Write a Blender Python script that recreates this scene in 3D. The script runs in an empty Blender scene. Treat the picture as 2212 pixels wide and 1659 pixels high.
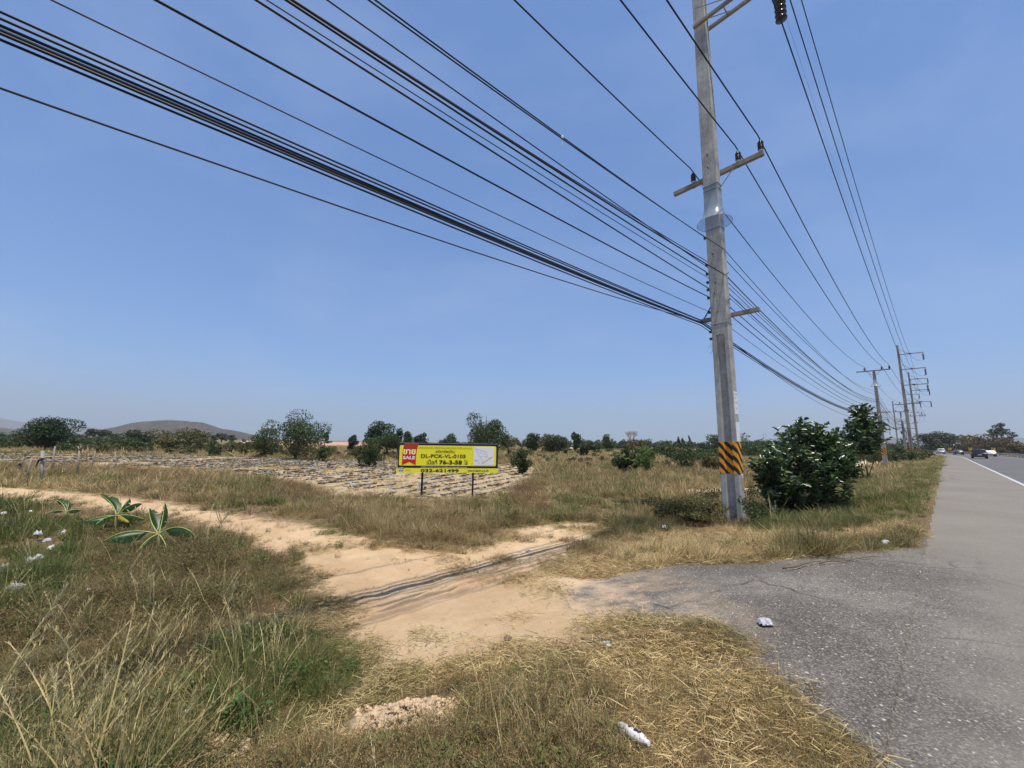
import bpy, math, random
import numpy as np
from mathutils import Vector, Matrix

# ------------------------------------------------------------------ camera
F = 844.9; CX, CY = 1106.0, 829.5
PITCH = math.radians(8.58); ROLL = math.radians(0.8); HC = 1.6
SC = bpy.context.scene
COL = SC.collection
cam_d = bpy.data.cameras.new("camera"); cam = bpy.data.objects.new("camera", cam_d); COL.objects.link(cam)
cam_d.sensor_width = 36; cam_d.lens = 36 * F / 2212.0
cam_d.clip_start = 0.05; cam_d.clip_end = 20000
cam.matrix_world = Matrix.Translation((0, 0, HC)) @ Matrix.Rotation(math.radians(90) + PITCH, 4, 'X') @ Matrix.Rotation(ROLL, 4, 'Z')
SC.camera = cam

# ------------------------------------------------------------------ sky, sun, exposure
SUN_EL = math.radians(76); SUN_AZ = math.atan2(0.0816, -0.223)
world = bpy.data.worlds.new("World"); SC.world = world; world.use_nodes = True
wn = world.node_tree; wn.nodes.clear()
wo = wn.nodes.new('ShaderNodeOutputWorld'); wb = wn.nodes.new('ShaderNodeBackground')
sky = wn.nodes.new('ShaderNodeTexSky'); sky.sky_type = 'NISHITA'; sky.sun_disc = False
sky.sun_elevation = SUN_EL; sky.sun_rotation = SUN_AZ
sky.altitude = 0; sky.air_density = 1.0; sky.dust_density = 0.35; sky.ozone_density = 5.0
wb.inputs['Strength'].default_value = 0.105
ga = wn.nodes.new('ShaderNodeGamma'); ga.inputs[1].default_value = 0.72
hs = wn.nodes.new('ShaderNodeHueSaturation'); hs.inputs['Saturation'].default_value = 1.0; hs.inputs['Value'].default_value = 1.45
wn.links.new(sky.outputs[0], ga.inputs[0]); wn.links.new(ga.outputs[0], hs.inputs['Color']); tn = wn.nodes.new('ShaderNodeMix'); tn.data_type = 'RGBA'; tn.blend_type = 'MULTIPLY'; tn.inputs[0].default_value = 1.0
wn.links.new(hs.outputs[0], tn.inputs[6]); tn.inputs[7].default_value = (0.62, 0.955, 1.38, 1)
wtc = wn.nodes.new('ShaderNodeTexCoord'); wmp = wn.nodes.new('ShaderNodeMapping'); wmp.inputs['Rotation'].default_value = (0.3, 0.2, 0.7); wmp.inputs['Scale'].default_value = (1.2, 3.2, 4.0)
wnz = wn.nodes.new('ShaderNodeTexNoise'); wnz.inputs['Scale'].default_value = 1.1; wnz.inputs['Detail'].default_value = 7; wnz.inputs['Roughness'].default_value = 0.55
wrp = wn.nodes.new('ShaderNodeValToRGB'); wrp.color_ramp.elements[0].position = 0.46; wrp.color_ramp.elements[1].position = 0.80; wrp.color_ramp.elements[1].color = (0.15, 0.15, 0.15, 1)
wmx = wn.nodes.new('ShaderNodeMix'); wmx.data_type = 'RGBA'; wmx.inputs[7].default_value = (6.6, 7.2, 8.4, 1)
wn.links.new(wtc.outputs['Generated'], wmp.inputs[0]); wn.links.new(wmp.outputs[0], wnz.inputs['Vector']); wn.links.new(wnz.outputs[0], wrp.inputs[0])
wn.links.new(wrp.outputs[0], wmx.inputs[0]); wn.links.new(tn.outputs[2], wmx.inputs[6]); wn.links.new(wmx.outputs[2], wb.inputs[0]); wn.links.new(wb.outputs[0], wo.inputs[0])
sd = bpy.data.lights.new("sun", 'SUN'); sd.energy = 5.0; sd.angle = math.radians(0.5); sd.color = (1.0, 0.93, 0.80)
sun = bpy.data.objects.new("sun", sd); COL.objects.link(sun)
SDIR = Vector((math.sin(SUN_AZ) * math.cos(SUN_EL), math.cos(SUN_AZ) * math.cos(SUN_EL), math.sin(SUN_EL)))
sun.rotation_euler = SDIR.to_track_quat('Z', 'Y').to_euler(); sun.location = (0, 0, 50)
SC.view_settings.view_transform = 'Standard'; SC.view_settings.look = 'None'
SC.view_settings.exposure = 0.27; SC.view_settings.gamma = 1.0
SC.cycles.max_bounces = 6; SC.cycles.transparent_max_bounces = 8
SC.cycles.diffuse_bounces = 3; SC.cycles.glossy_bounces = 2; SC.cycles.volume_bounces = 0
try: SC.cycles.volume_max_steps = 16
except Exception: pass

# ------------------------------------------------------------------ geometry of the view -> world
cp, sp, cr, sr = math.cos(PITCH), math.sin(PITCH), math.cos(ROLL), math.sin(ROLL)
def ray(x, y):
    X = x - CX; Y = CY - y
    X, Y = X * cr - Y * sr, X * sr + Y * cr
    return np.array([X, F * cp - Y * sp, Y * cp + F * sp])
UX, UY = 0.73921, 0.67348          # unit vector along the highway
VX, VY = UY, -UX                    # to its right
def uv2xy(u, v): return u * UX + v * VX, u * UY + v * VY
def gp(x, y, z=-0.5):
    r = ray(x, y); t = (z - HC) / r[2]
    return r[0] * t, r[1] * t
def at_depth(x, y, d):
    r = ray(x, y); t = d / r[1]
    return Vector((r[0] * t, d, r[2] * t + HC))

def sstep(t):
    t = np.clip(t, 0, 1); return t * t * (3 - 2 * t)
S0, RC = 120.0, 550.0
def road_v(x, y):
    u = x * UX + y * UY; v = x * VX + y * VY
    return np.where(u > S0, np.hypot(u - S0, v + RC) - RC, v)
def rp(s, v):
    if s <= S0: return uv2xy(s, v)
    th = (s - S0) / RC
    u = S0 + RC * math.sin(th) + v * math.sin(th)
    w = -RC * (1 - math.cos(th)) + v * math.cos(th)
    return uv2xy(u, w)
def road_dir(s):
    th = max(0, (s - S0) / RC)
    return math.atan2(UY, UX) + th

def hash2(ix, iy, seed):
    h = (ix.astype(np.int64) * 374761393 + iy.astype(np.int64) * 668265263 + seed * 1442695041) & 0x7fffffff
    h = ((h ^ (h >> 13)) * 1274126177) & 0x7fffffff
    return ((h ^ (h >> 16)) & 0xffff) / 65535.0
def vnoise(x, y, seed=0):
    ix = np.floor(x); iy = np.floor(y); fx = x - ix; fy = y - iy
    fx = fx * fx * (3 - 2 * fx); fy = fy * fy * (3 - 2 * fy)
    a = hash2(ix, iy, seed); b = hash2(ix + 1, iy, seed); c = hash2(ix, iy + 1, seed); d = hash2(ix + 1, iy + 1, seed)
    return (a * (1 - fx) + b * fx) * (1 - fy) + (c * (1 - fx) + d * fx) * fy
def fbm(x, y, seed=0, o=4):
    s = 0; a = 0.5
    for i in range(o):
        s = s + a * vnoise(x * 2 ** i, y * 2 ** i, seed + i); a *= 0.5
    return s / (1 - 0.5 ** o)

def W(pts, z=-0.5): return np.array([gp(px, py, z) for px, py in pts])
def sdist(x, y, poly):
    """signed distance to a polygon, negative inside"""
    d = np.full(x.shape, 1e9); inside = np.zeros(x.shape, bool)
    n = len(poly)
    for i in range(n):
        ax, ay = poly[i]; bx, by = poly[(i + 1) % n]
        ex, ey = bx - ax, by - ay; wx, wy = x - ax, y - ay
        t = np.clip((wx * ex + wy * ey) / (ex * ex + ey * ey + 1e-12), 0, 1)
        d = np.minimum(d, np.hypot(wx - ex * t, wy - ey * t))
        c = (ay > y) != (by > y)
        if ey != 0: inside ^= c & (x < ex * (y - ay) / ey + ax)
    return np.where(inside, -d, d)

TRK_UP = [(-400, 1022), (0, 1043), (100, 1052), (200, 1060), (350, 1075), (450, 1092), (560, 1107), (650, 1120), (740, 1140), (800, 1153), (870, 1163), (960, 1172), (1060, 1166), (1100, 1135), (1190, 1122), (1290, 1118), (1310, 1150), (1220, 1178), (1150, 1195), (1190, 1212), (1280, 1236), (1330, 1250)]
TRK_LO = [(1430, 1376), (1330, 1428), (1200, 1438), (1100, 1434), (1000, 1445), (900, 1468), (820, 1475), (780, 1430), (772, 1345), (752, 1310), (742, 1290), (700, 1245), (640, 1195), (560, 1165), (470, 1128), (420, 1110), (350, 1100), (200, 1083), (100, 1070), (0, 1060), (-400, 1034)]
P_TRACK = W(TRK_UP + TRK_LO, -0.36)
P_APRON = np.array([gp(px, py, z) for px, py, z in [(2000, 1150, 0), (1990, 1188, -.04), (1900, 1203, -.1), (1760, 1213, -.15), (1640, 1231, -.25), (1570, 1233, -.3), (1470, 1223, -.35), (1380, 1230, -.38), (1300, 1246, -.4), (1215, 1284, -.4), (1235, 1320, -.35), (1300, 1342, -.3), (1400, 1360, -.25), (1480, 1363, -.2), (1560, 1367, -.15), (1625, 1408, -.1), (1638, 1450, -.08), (1718, 1512, -.04), (1722, 1560, -.03), (1800, 1610, -.02), (1880, 1640, 0), (1960, 1700, 0), (2400, 1900, 0)]] + [uv2xy(3, 1.0), uv2xy(12, 1.0)])
P_FIELD = W([(-500, 985), (0, 980), (200, 982), (400, 984), (640, 992), (860, 999), (1000, 1000), (1130, 1003), (1165, 1012), (1150, 1035), (1100, 1062), (1050, 1078), (900, 1080), (760, 1075), (690, 1062), (640, 1042), (430, 1020), (300, 1012), (180, 1008), (0, 1003), (-500, 1000)])
P_MOUND = W([(790, 1490), (860, 1478), (950, 1478), (995, 1490), (985, 1530), (960, 1560), (860, 1580), (770, 1580), (740, 1560), (770, 1520)], -0.12)
P_CLEARS = [W([(1690, 1001), (1760, 997), (1900, 992), (1925, 1000), (1900, 1008), (1850, 1018), (1780, 1020), (1700, 1014)]), W([(1430, 1064), (1500, 1057), (1556, 1055), (1700, 1053), (1700, 1060), (1540, 1066), (1450, 1070)]), W([(1230,966.5),(1300,967),(1360,969),(1300,970),(1230,969)]), W([(1560,1003),(1640,1001),(1690,1000),(1690,1004),(1620,1007),(1560,1006)])]
P_MOUND2 = W([(380, 1570), (450, 1560), (520, 1590), (500, 1640), (430, 1640), (360, 1620)], -0.25)
_lo = W([p for p in TRK_LO if p[0] <= 780], -0.5); _o = np.argsort(_lo[:, 0]); LX = _lo[_o, 0]; LY = _lo[_o, 1]

def zm(x, y):
    x = np.asarray(x, float); y = np.asarray(y, float)
    v = road_v(x, y)
    z = -0.5 * sstep((-v - 0.5) / 4.5)
    yl = np.interp(x, LX, LY)
    z = z - 0.35 * sstep((yl - y - 0.2) / 2.0) * sstep((-x - 2.0) / 2.5)
    z = z - 0.3 * sstep((v - 11) / 4)
    return z
def Z(x, y): return float(zm(x, y))
def G(px, py, z=-0.4):
    for _ in range(12):
        x, y = gp(px, py, z); z = 0.5 * z + 0.5 * Z(x, y)
    return x, y, Z(x, y)

# ------------------------------------------------------------------ object helpers
def mesh_obj(name, V_, Fc, mat, parent=None, tone=None, smooth=False, loc=None):
    me = bpy.data.meshes.new(name)
    V_ = np.asarray(V_, np.float32)
    if isinstance(Fc, np.ndarray):
        n, k = Fc.shape
        me.vertices.add(len(V_)); me.vertices.foreach_set('co', V_.ravel())
        me.loops.add(n * k); me.loops.foreach_set('vertex_index', Fc.ravel().astype(np.int32))
        me.polygons.add(n); me.polygons.foreach_set('loop_start', np.arange(0, n * k, k, dtype=np.int32))
        me.polygons.foreach_set('loop_total', np.full(n, k, np.int32))
        if smooth: me.polygons.foreach_set('use_smooth', np.ones(n, bool))
        me.update(calc_edges=True)
    else:
        me.from_pydata([tuple(v) for v in V_.tolist()], [], Fc)
        if smooth:
            for p in me.polygons: p.use_smooth = True
    if tone is not None:
        a = me.attributes.new('tone', 'FLOAT', 'POINT'); a.data.foreach_set('value', np.asarray(tone, np.float32))
    if mat is not None: me.materials.append(mat)
    o = bpy.data.objects.new(name, me); COL.objects.link(o)
    if parent is not None: o.parent = parent
    if loc is not None: o.location = loc
    return o
def tag(o, label=None, cat=None, group=None, kind=None):
    if label: o['label'] = label
    if cat: o['category'] = cat
    if group: o['group'] = group
    if kind: o['kind'] = kind
    return o
def thing(name, label, cat, loc=(0, 0, 0), rz=0, group=None):
    o = bpy.data.objects.new(name, None); COL.objects.link(o); o.location = loc; o.rotation_euler = (0, 0, rz)
    o.empty_display_size = 0.2
    return tag(o, label, cat, group)
class MB:
    def __init__(s): s.v = []; s.f = []; s.t = []
    def add(s, v, f, tone=0.5):
        b = len(s.v); s.v += [tuple(p) for p in v]; s.f += [tuple(i + b for i in q) for q in f]; s.t += [tone] * len(v)
    def box(s, x0, x1, y0, y1, z0, z1, tone=0.5):
        s.add([(x0, y0, z0), (x1, y0, z0), (x1, y1, z0), (x0, y1, z0), (x0, y0, z1), (x1, y0, z1), (x1, y1, z1), (x0, y1, z1)],
              [(0, 3, 2, 1), (4, 5, 6, 7), (0, 1, 5, 4), (1, 2, 6, 5), (2, 3, 7, 6), (3, 0, 4, 7)], tone)
    def bar(s, a, b, w, h, tone=0.5):
        a = Vector(a); b = Vector(b); d = (b - a).normalized()
        up = Vector((0, 0, 1)) if abs(d.z) < 0.95 else Vector((1, 0, 0))
        sx = d.cross(up).normalized() * w / 2; sz = sx.cross(d).normalized() * h / 2
        P = [a - sx - sz, a + sx - sz, a + sx + sz, a - sx + sz, b - sx - sz, b + sx - sz, b + sx + sz, b - sx + sz]
        s.add(P, [(0, 3, 2, 1), (4, 5, 6, 7), (0, 1, 5, 4), (1, 2, 6, 5), (2, 3, 7, 6), (3, 0, 4, 7)], tone)
    def tube(s, pts, rad, n=8, cap=True, tone=0.5):
        pts = [Vector(p) for p in pts]
        if not hasattr(rad, '__len__'): rad = [rad] * len(pts)
        vs = []; fs = []
        prev = None
        for i, p in enumerate(pts):
            d = (pts[min(i + 1, len(pts) - 1)] - pts[max(i - 1, 0)])
            d = d.normalized() if d.length > 1e-9 else Vector((0, 0, 1))
            if prev is None:
                up = Vector((0, 0, 1)) if abs(d.z) < 0.9 else Vector((1, 0, 0)); sx = d.cross(up).normalized()
            else: sx = (prev - d * prev.dot(d)).normalized()
            prev = sx; sy = d.cross(sx)
            for k in range(n):
                a = 2 * math.pi * k / n; vs.append(p + (sx * math.cos(a) + sy * math.sin(a)) * rad[i])
        for i in range(len(pts) - 1):
            for k in range(n):
                k2 = (k + 1) % n; fs.append((i * n + k, i * n + k2, (i + 1) * n + k2, (i + 1) * n + k))
        if cap: fs.append(tuple(range(n))[::-1]); fs.append(tuple((len(pts) - 1) * n + k for k in range(n)))
        s.add(vs, fs, tone)
    def lathe(s, prof, n=16, cx=0, cy=0, tone=0.5):
        vs = []; fs = []
        for r, z in prof:
            for k in range(n):
                a = 2 * math.pi * k / n; vs.append((cx + r * math.cos(a), cy + r * math.sin(a), z))
        for i in range(len(prof) - 1):
            for k in range(n):
                k2 = (k + 1) % n; fs.append((i * n + k, i * n + k2, (i + 1) * n + k2, (i + 1) * n + k))
        s.add(vs, fs, tone)
    def build(s, name, mat, parent=None, smooth=False, loc=None):
        return mesh_obj(name, np.array(s.v, float), s.f, mat, parent, s.t, smooth, loc)

# ------------------------------------------------------------------ materials
class NT:
    def __init__(s, name):
        s.m = bpy.data.materials.new(name); s.m.use_nodes = True; s.t = s.m.node_tree; s.t.nodes.clear()
        s.out = s.n('ShaderNodeOutputMaterial')
    def n(s, typ, **k):
        nd = s.t.nodes.new(typ)
        for a, b in k.items():
            if a in ('ins',):
                for i, vv in b.items():
                    if hasattr(vv, 'is_output') or hasattr(vv, 'links'): s.t.links.new(vv, nd.inputs[i])
                    else: nd.inputs[i].default_value = vv
            else: setattr(nd, a, b)
        return nd
    def l(s, a, b): s.t.links.new(a, b)
    def noise(s, scale, detail=4, rough=0.6, vec=None, out=0):
        i = {'Scale': scale, 'Detail': detail, 'Roughness': rough}
        if vec is not None: i['Vector'] = vec
        return s.n('ShaderNodeTexNoise', ins=i).outputs[out]
    def ramp(s, fac, stops, interp='LINEAR'):
        r = s.n('ShaderNodeValToRGB', ins={0: fac}); r.color_ramp.interpolation = interp
        e = r.color_ramp.elements
        while len(e) < len(stops): e.new(0.5)
        for q, (p, c) in zip(e, stops):
            q.position = p; q.color = (*c, 1) if len(c) == 3 else c
        return r.outputs[0]
    def mix(s, f, a, b, blend='MIX'):
        m = s.n('ShaderNodeMix', data_type='RGBA', blend_type=blend)
        for nm, vv in ((0, f), (6, a), (7, b)):
            if hasattr(vv, 'links'): s.l(vv, m.inputs[nm])
            else: m.inputs[nm].default_value = vv if nm == 0 else ((*vv, 1) if len(vv) == 3 else vv)
        return m.outputs[2]
    def math(s, op, a, b=0.0, c=0.0, clamp=False):
        m = s.n('ShaderNodeMath', operation=op, use_clamp=clamp)
        for i, vv in enumerate((a, b, c)):
            if hasattr(vv, 'links'): s.l(vv, m.inputs[i])
            else: m.inputs[i].default_value = vv
        return m.outputs[0]
    def attr(s, name, typ='GEOMETRY'):
        return s.n('ShaderNodeAttribute', attribute_name=name, attribute_type=typ).outputs['Fac']
    def coord(s, which='Object'): return s.n('ShaderNodeTexCoord').outputs[which]
    def bump(s, h, strength=0.5, dist=0.01):
        if hasattr(strength, 'links'):
            b = s.n('ShaderNodeBump', ins={'Height': h, 'Distance': dist}); s.l(strength, b.inputs['Strength']); return b.outputs[0]
        return s.n('ShaderNodeBump', ins={'Height': h, 'Strength': strength, 'Distance': dist}).outputs[0]
    def prin(s, col, rough=0.8, normal=None, metal=0.0, spec=0.3, alpha=None):
        p = s.n('ShaderNodeBsdfPrincipled')
        for k, vv in (('Base Color', col), ('Roughness', rough), ('Metallic', metal), ('Specular IOR Level', spec)):
            if hasattr(vv, 'links'): s.l(vv, p.inputs[k])
            else: p.inputs[k].default_value = (*vv, 1) if (k == 'Base Color' and len(vv) == 3) else vv
        if normal is not None: s.l(normal, p.inputs['Normal'])
        if alpha is not None: p.inputs['Alpha'].default_value = alpha
        return p.outputs[0]
    def end(s, sh): s.l(sh, s.out.inputs[0]); return s.m

def simple(name, c1, c2=None, scale=8, rough=0.7, metal=0.0, spec=0.3, bump=0.0, bdist=0.005, detail=6):
    t = NT(name); co = t.coord()
    f = t.noise(scale, detail, 0.65, co)
    c2 = c2 or tuple(x * 0.8 for x in c1)
    col = t.ramp(f, [(0.3, c1), (0.7, c2)])
    nm = t.bump(t.noise(scale * 4, 5, 0.7, co), bump, bdist) if bump else None
    return t.end(t.prin(col, rough, nm, metal, spec))
def leafmat(name, cols, trans=0.35, rough=0.55, spec=0.3, inst=False):
    """foliage: colour by leaf tone (and per instance), thin translucency"""
    t = NT(name); f = t.attr('tone')
    if inst:
        r = t.n('ShaderNodeObjectInfo').outputs['Random']
        f = t.math('ADD', t.math('MULTIPLY', f, 0.65), t.math('MULTIPLY', r, 0.35))
    st = [(i / (len(cols) - 1), c) for i, c in enumerate(cols)]
    col = t.ramp(f, st)
    p = t.prin(col, rough, None, 0, spec)
    tr = t.n('ShaderNodeBsdfTranslucent', ins={0: t.mix(0.5, col, (0.9, 0.9, 0.35), 'MULTIPLY')}).outputs[0]
    ms = t.n('ShaderNodeMixShader', ins={0: trans}); t.l(p, ms.inputs[1]); t.l(tr, ms.inputs[2])
    return t.end(ms.outputs[0])
def grassmat(name, dry, green, trans=0.3):
    """blade colour: dry ramp to green ramp by the instance's tint"""
    t = NT(name); f = t.attr('tone'); r = t.n('ShaderNodeObjectInfo').outputs['Random']
    f = t.math('ADD', t.math('MULTIPLY', f, 0.6), t.math('MULTIPLY', r, 0.4))
    a = t.ramp(f, [(i / (len(dry) - 1), c) for i, c in enumerate(dry)])
    b = t.ramp(f, [(i / (len(green) - 1), c) for i, c in enumerate(green)])
    col = t.mix(t.attr('tint', 'INSTANCER'), a, b)
    p = t.prin(col, 0.6, None, 0, 0.25)
    tr = t.n('ShaderNodeBsdfTranslucent', ins={0: col}).outputs[0]
    ms = t.n('ShaderNodeMixShader', ins={0: trans}); t.l(p, ms.inputs[1]); t.l(tr, ms.inputs[2])
    return t.end(ms.outputs[0])

def apron_asphalt(t, co, n1):
    vo = t.n('ShaderNodeTexVoronoi', ins={'Scale': 95.0, 'Vector': co}); vb = t.n('ShaderNodeTexVoronoi', ins={'Scale': 38.0, 'Vector': co})
    asp = t.ramp(n1, [(0.3, (0.075, 0.066, 0.058)), (0.5, (0.125, 0.111, 0.098)), (0.7, (0.215, 0.192, 0.168))])
    wn_ = t.n('ShaderNodeTexWhiteNoise', ins={'Vector': vo.outputs['Position']}).outputs[0]
    wb_ = t.n('ShaderNodeTexWhiteNoise', ins={'Vector': vb.outputs['Position']}).outputs[0]
    asp = t.mix(t.ramp(wn_, [(0.0, (0.85, 0.85, 0.85)), (0.35, (0, 0, 0))]), asp, (0.042, 0.038, 0.034))
    asp = t.mix(t.math('MULTIPLY', t.ramp(t.noise(0.33, 4, 0.6, co), [(0.45, (0, 0, 0)), (0.6, (1, 1, 1))]), 0.4), asp, (0.055, 0.05, 0.045))
    asp = t.mix(t.ramp(wn_, [(0.72, (0, 0, 0)), (0.85, (0.5, 0.5, 0.5))]), asp, (0.29, 0.265, 0.235))
    asp = t.mix(t.math('MULTIPLY', t.ramp(wb_, [(0.93, (0, 0, 0)), (0.95, (0.8, 0.8, 0.8))]), t.ramp(vb.outputs['Distance'], [(0.25, (1, 1, 1)), (0.4, (0, 0, 0))])), asp, (0.52, 0.48, 0.42))
    cv = t.n('ShaderNodeTexVoronoi', feature='DISTANCE_TO_EDGE', ins={'Scale': 0.55, 'Vector': t.mix(0.12, co, t.noise(3, 3, 0.6, co, 1))}).outputs['Distance']
    return t.mix(t.math('MULTIPLY', t.ramp(cv, [(0.0, (1, 1, 1)), (0.012, (0, 0, 0))]), t.ramp(n1, [(0.5, (0, 0, 0)), (0.58, (0.8, 0.8, 0.8))])), asp, (0.035, 0.03, 0.026))
def ground_material():
    t = NT('ground_soil'); co = t.n('ShaderNodeNewGeometry').outputs['Position']
    n1 = t.noise(0.9, 6, 0.65, co); n2 = t.noise(7, 6, 0.7, co); n3 = t.noise(45, 4, 0.7, co); n4 = t.noise(160, 3, 0.7, co); nb = t.noise(0.12, 5, 0.6, co)
    # dry soil with straw litter
    soil = t.ramp(n2, [(0.3, (0.075, 0.05, 0.027)), (0.5, (0.16, 0.11, 0.058)), (0.70, (0.38, 0.275, 0.15))])
    soil = t.mix(t.math('MULTIPLY', t.ramp(n3, [(0.42, (0, 0, 0)), (0.6, (1, 1, 1))]), 0.55), soil, (0.13, 0.09, 0.05))
    green = t.ramp(n2, [(0.35, (0.09, 0.10, 0.035)), (0.65, (0.22, 0.21, 0.08))])
    soil = t.mix(t.ramp(nb, [(0.48, (0, 0, 0)), (0.62, (0.7, 0.7, 0.7))]), soil, green)
    # sand of the track
    sand = t.ramp(n1, [(0.3, (0.45, 0.30, 0.17)), (0.5, (0.56, 0.395, 0.235)), (0.7, (0.66, 0.49, 0.31))])
    sand = t.mix(t.math('MULTIPLY', t.ramp(n2, [(0.45, (0, 0, 0)), (0.7, (1, 1, 1))]), 0.35), sand, (0.45, 0.30, 0.17))
    sand = t.mix(t.math('MULTIPLY', t.ramp(n4, [(0.55, (0, 0, 0)), (0.75, (1, 1, 1))]), 0.5), sand, (0.30, 0.20, 0.12))
    sand = t.mix(t.math('MULTIPLY', t.attr('rut_cable_shade'), 0.75), sand, (0.30, 0.195, 0.115))  # darker sand along the wheel ruts and the painted cable shadows
    asp = apron_asphalt(t, co, n1)
    # crop soil
    fld = t.ramp(n2, [(0.3, (0.26, 0.195, 0.115)), (0.5, (0.42, 0.325, 0.205)), (0.7, (0.58, 0.46, 0.30))])
    fld = t.mix(t.math('MULTIPLY', t.ramp(n2, [(0.45, (0, 0, 0)), (0.6, (1, 1, 1))]), 0.5), fld, (0.36, 0.25, 0.14))
    def m(att, w, amp):
        e = t.math('ADD', t.math('MULTIPLY', t.math('SUBTRACT', n2, 0.5), amp), t.math('MULTIPLY', t.math('SUBTRACT', n3, 0.5), amp * 0.6))
        return t.math('SUBTRACT', 0.5, t.math('DIVIDE', t.math('ADD', t.attr(att), e), w), clamp=True)
    ms_ = m('d_sand', 0.3, 1.7); mf = m('d_field', 0.6, 2.0); ma = m('d_apron', 0.22, 0.5); mm = m('d_mound', 0.1, 0.25)
    c = t.mix(mf, soil, fld); c = t.mix(ms_, c, sand); c = t.mix(mm, c, (0.62, 0.47, 0.31)); c = t.mix(ma, c, asp)
    # dusting of sand on the asphalt near the track
    c = t.mix(t.math('MULTIPLY', t.math('MULTIPLY', t.math('SUBTRACT', 1.0, t.math('DIVIDE', t.attr('d_dust'), 1.1), clamp=True), t.ramp(t.noise(2.2, 6, 0.75, co), [(0.38, (0, 0, 0)), (0.62, (1, 1, 1))])), 0.6), c, (0.58, 0.42, 0.26))
    h = t.math('ADD', t.math('MULTIPLY', n3, 0.6), t.math('MULTIPLY', n4, 0.4))
    nm = t.bump(h, t.math('SUBTRACT', 1.0, t.math('MULTIPLY', ma, 0.75)), 0.03)
    return t.end(t.prin(c, 0.92, nm, 0, 0.12))

M = {}
M['ground'] = ground_material()
def road_mat(name, c1, c2, agg):
    t = NT(name); co = t.n('ShaderNodeNewGeometry').outputs['Position']
    n1 = t.noise(0.35, 5, 0.6, co); n2 = t.noise(60, 4, 0.75, co); n3 = t.noise(2.2, 5, 0.6, co)
    c = t.ramp(n1, [(0.3, c1), (0.7, c2)])
    vo = t.n('ShaderNodeTexVoronoi', ins={'Scale': 120.0, 'Vector': co})
    w = t.n('ShaderNodeTexWhiteNoise', ins={'Vector': vo.outputs['Position']}).outputs[0]
    c = t.mix(t.math('MULTIPLY', w, agg), c, (0.10, 0.097, 0.093))
    c = t.mix(t.ramp(w, [(0.9, (0, 0, 0)), (0.96, (0.35, 0.35, 0.35))]), c, (0.5, 0.46, 0.41))
    c = t.mix(t.math('MULTIPLY', t.ramp(n3, [(0.5, (0, 0, 0)), (0.75, (1, 1, 1))]), 0.25), c, (0.16, 0.145, 0.13))
    cv = t.n('ShaderNodeTexVoronoi', feature='DISTANCE_TO_EDGE', ins={'Scale': 0.16, 'Vector': t.mix(0.15, co, t.noise(1.5, 4, 0.6, co, 1))}).outputs['Distance']
    c = t.mix(t.math('MULTIPLY', t.ramp(cv, [(0.0, (1, 1, 1)), (0.008, (0, 0, 0))]), t.ramp(n1, [(0.5, (0, 0, 0)), (0.6, (0.6, 0.6, 0.6))])), c, (0.05, 0.045, 0.04))
    if agg > .4:      # the shoulder wears down to the apron's old surface at the junction
        sv = t.n('ShaderNodeSeparateXYZ', ins={0: co}); vv = t.math('SUBTRACT', t.math('MULTIPLY', sv.outputs[0], VX), t.math('MULTIPLY', sv.outputs[1], -VY))
        uu = t.math('ADD', t.math('MULTIPLY', sv.outputs[0], UX), t.math('MULTIPLY', sv.outputs[1], UY))
        na_ = t.noise(0.9, 6, 0.65, co)
        k = t.math('SUBTRACT', 1.0, t.math('DIVIDE', t.math('ADD', t.math('ADD', vv, 0.38), t.math('MULTIPLY', t.math('SUBTRACT', n3, .5), 1.3)), 1.15), clamp=True)
        k = t.math('MULTIPLY', k, t.math('SUBTRACT', 1.0, t.math('DIVIDE', t.math('SUBTRACT', uu, 8.2), 1.6), clamp=True))
        c = t.mix(k, c, apron_asphalt(t, co, na_))
    return t.end(t.prin(c, 0.85, t.bump(n2, 0.5, 0.006), 0, 0.2))
M['shoulder'] = road_mat('shoulder_asphalt', (0.175, 0.153, 0.127), (0.235, 0.207, 0.172), 0.5)
M['road'] = road_mat('road_asphalt', (0.085, 0.085, 0.088), (0.125, 0.124, 0.124), 0.3)
def worn_paint(name, c, under):
    t = NT(name); co = t.n('ShaderNodeNewGeometry').outputs['Position']
    f = t.ramp(t.noise(9, 6, 0.75, co), [(0.42, (0, 0, 0)), (0.58, (1, 1, 1))])
    return t.end(t.prin(t.mix(f, c, under), 0.7))
M['line'] = worn_paint('worn_white_paint', (0.55, 0.55, 0.53), (0.33, 0.33, 0.32))
def concrete_mat(name, a, b, c):
    t = NT(name); co = t.coord()
    n = t.noise(3.0, 7, 0.7, co); n2 = t.noise(26, 5, 0.7, co)
    mp = t.n('ShaderNodeMapping', ins={'Vector': co, 'Scale': (14, 14, 0.7)}); st = t.noise(1.0, 5, 0.6, mp.outputs[0])
    col = t.ramp(n, [(0.28, a), (0.5, b), (0.72, c)])
    col = t.mix(t.math('MULTIPLY', t.ramp(st, [(0.45, (0, 0, 0)), (0.65, (1, 1, 1))]), 0.35), col, tuple(x * 0.55 for x in a))
    col = t.mix(t.math('MULTIPLY', t.ramp(n2, [(0.5, (0, 0, 0)), (0.7, (1, 1, 1))]), 0.3), col, tuple(x * 1.25 for x in c))
    return t.end(t.prin(col, 0.9, t.bump(n2, 0.6, 0.006), 0, 0.15))
M['concrete'] = concrete_mat('pole_concrete', (0.26, 0.25, 0.23), (0.39, 0.38, 0.35), (0.54, 0.525, 0.49))
M['concrete_far'] = concrete_mat('weathered_concrete', (0.24, 0.215, 0.18), (0.32, 0.29, 0.25), (0.40, 0.37, 0.32))
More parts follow.
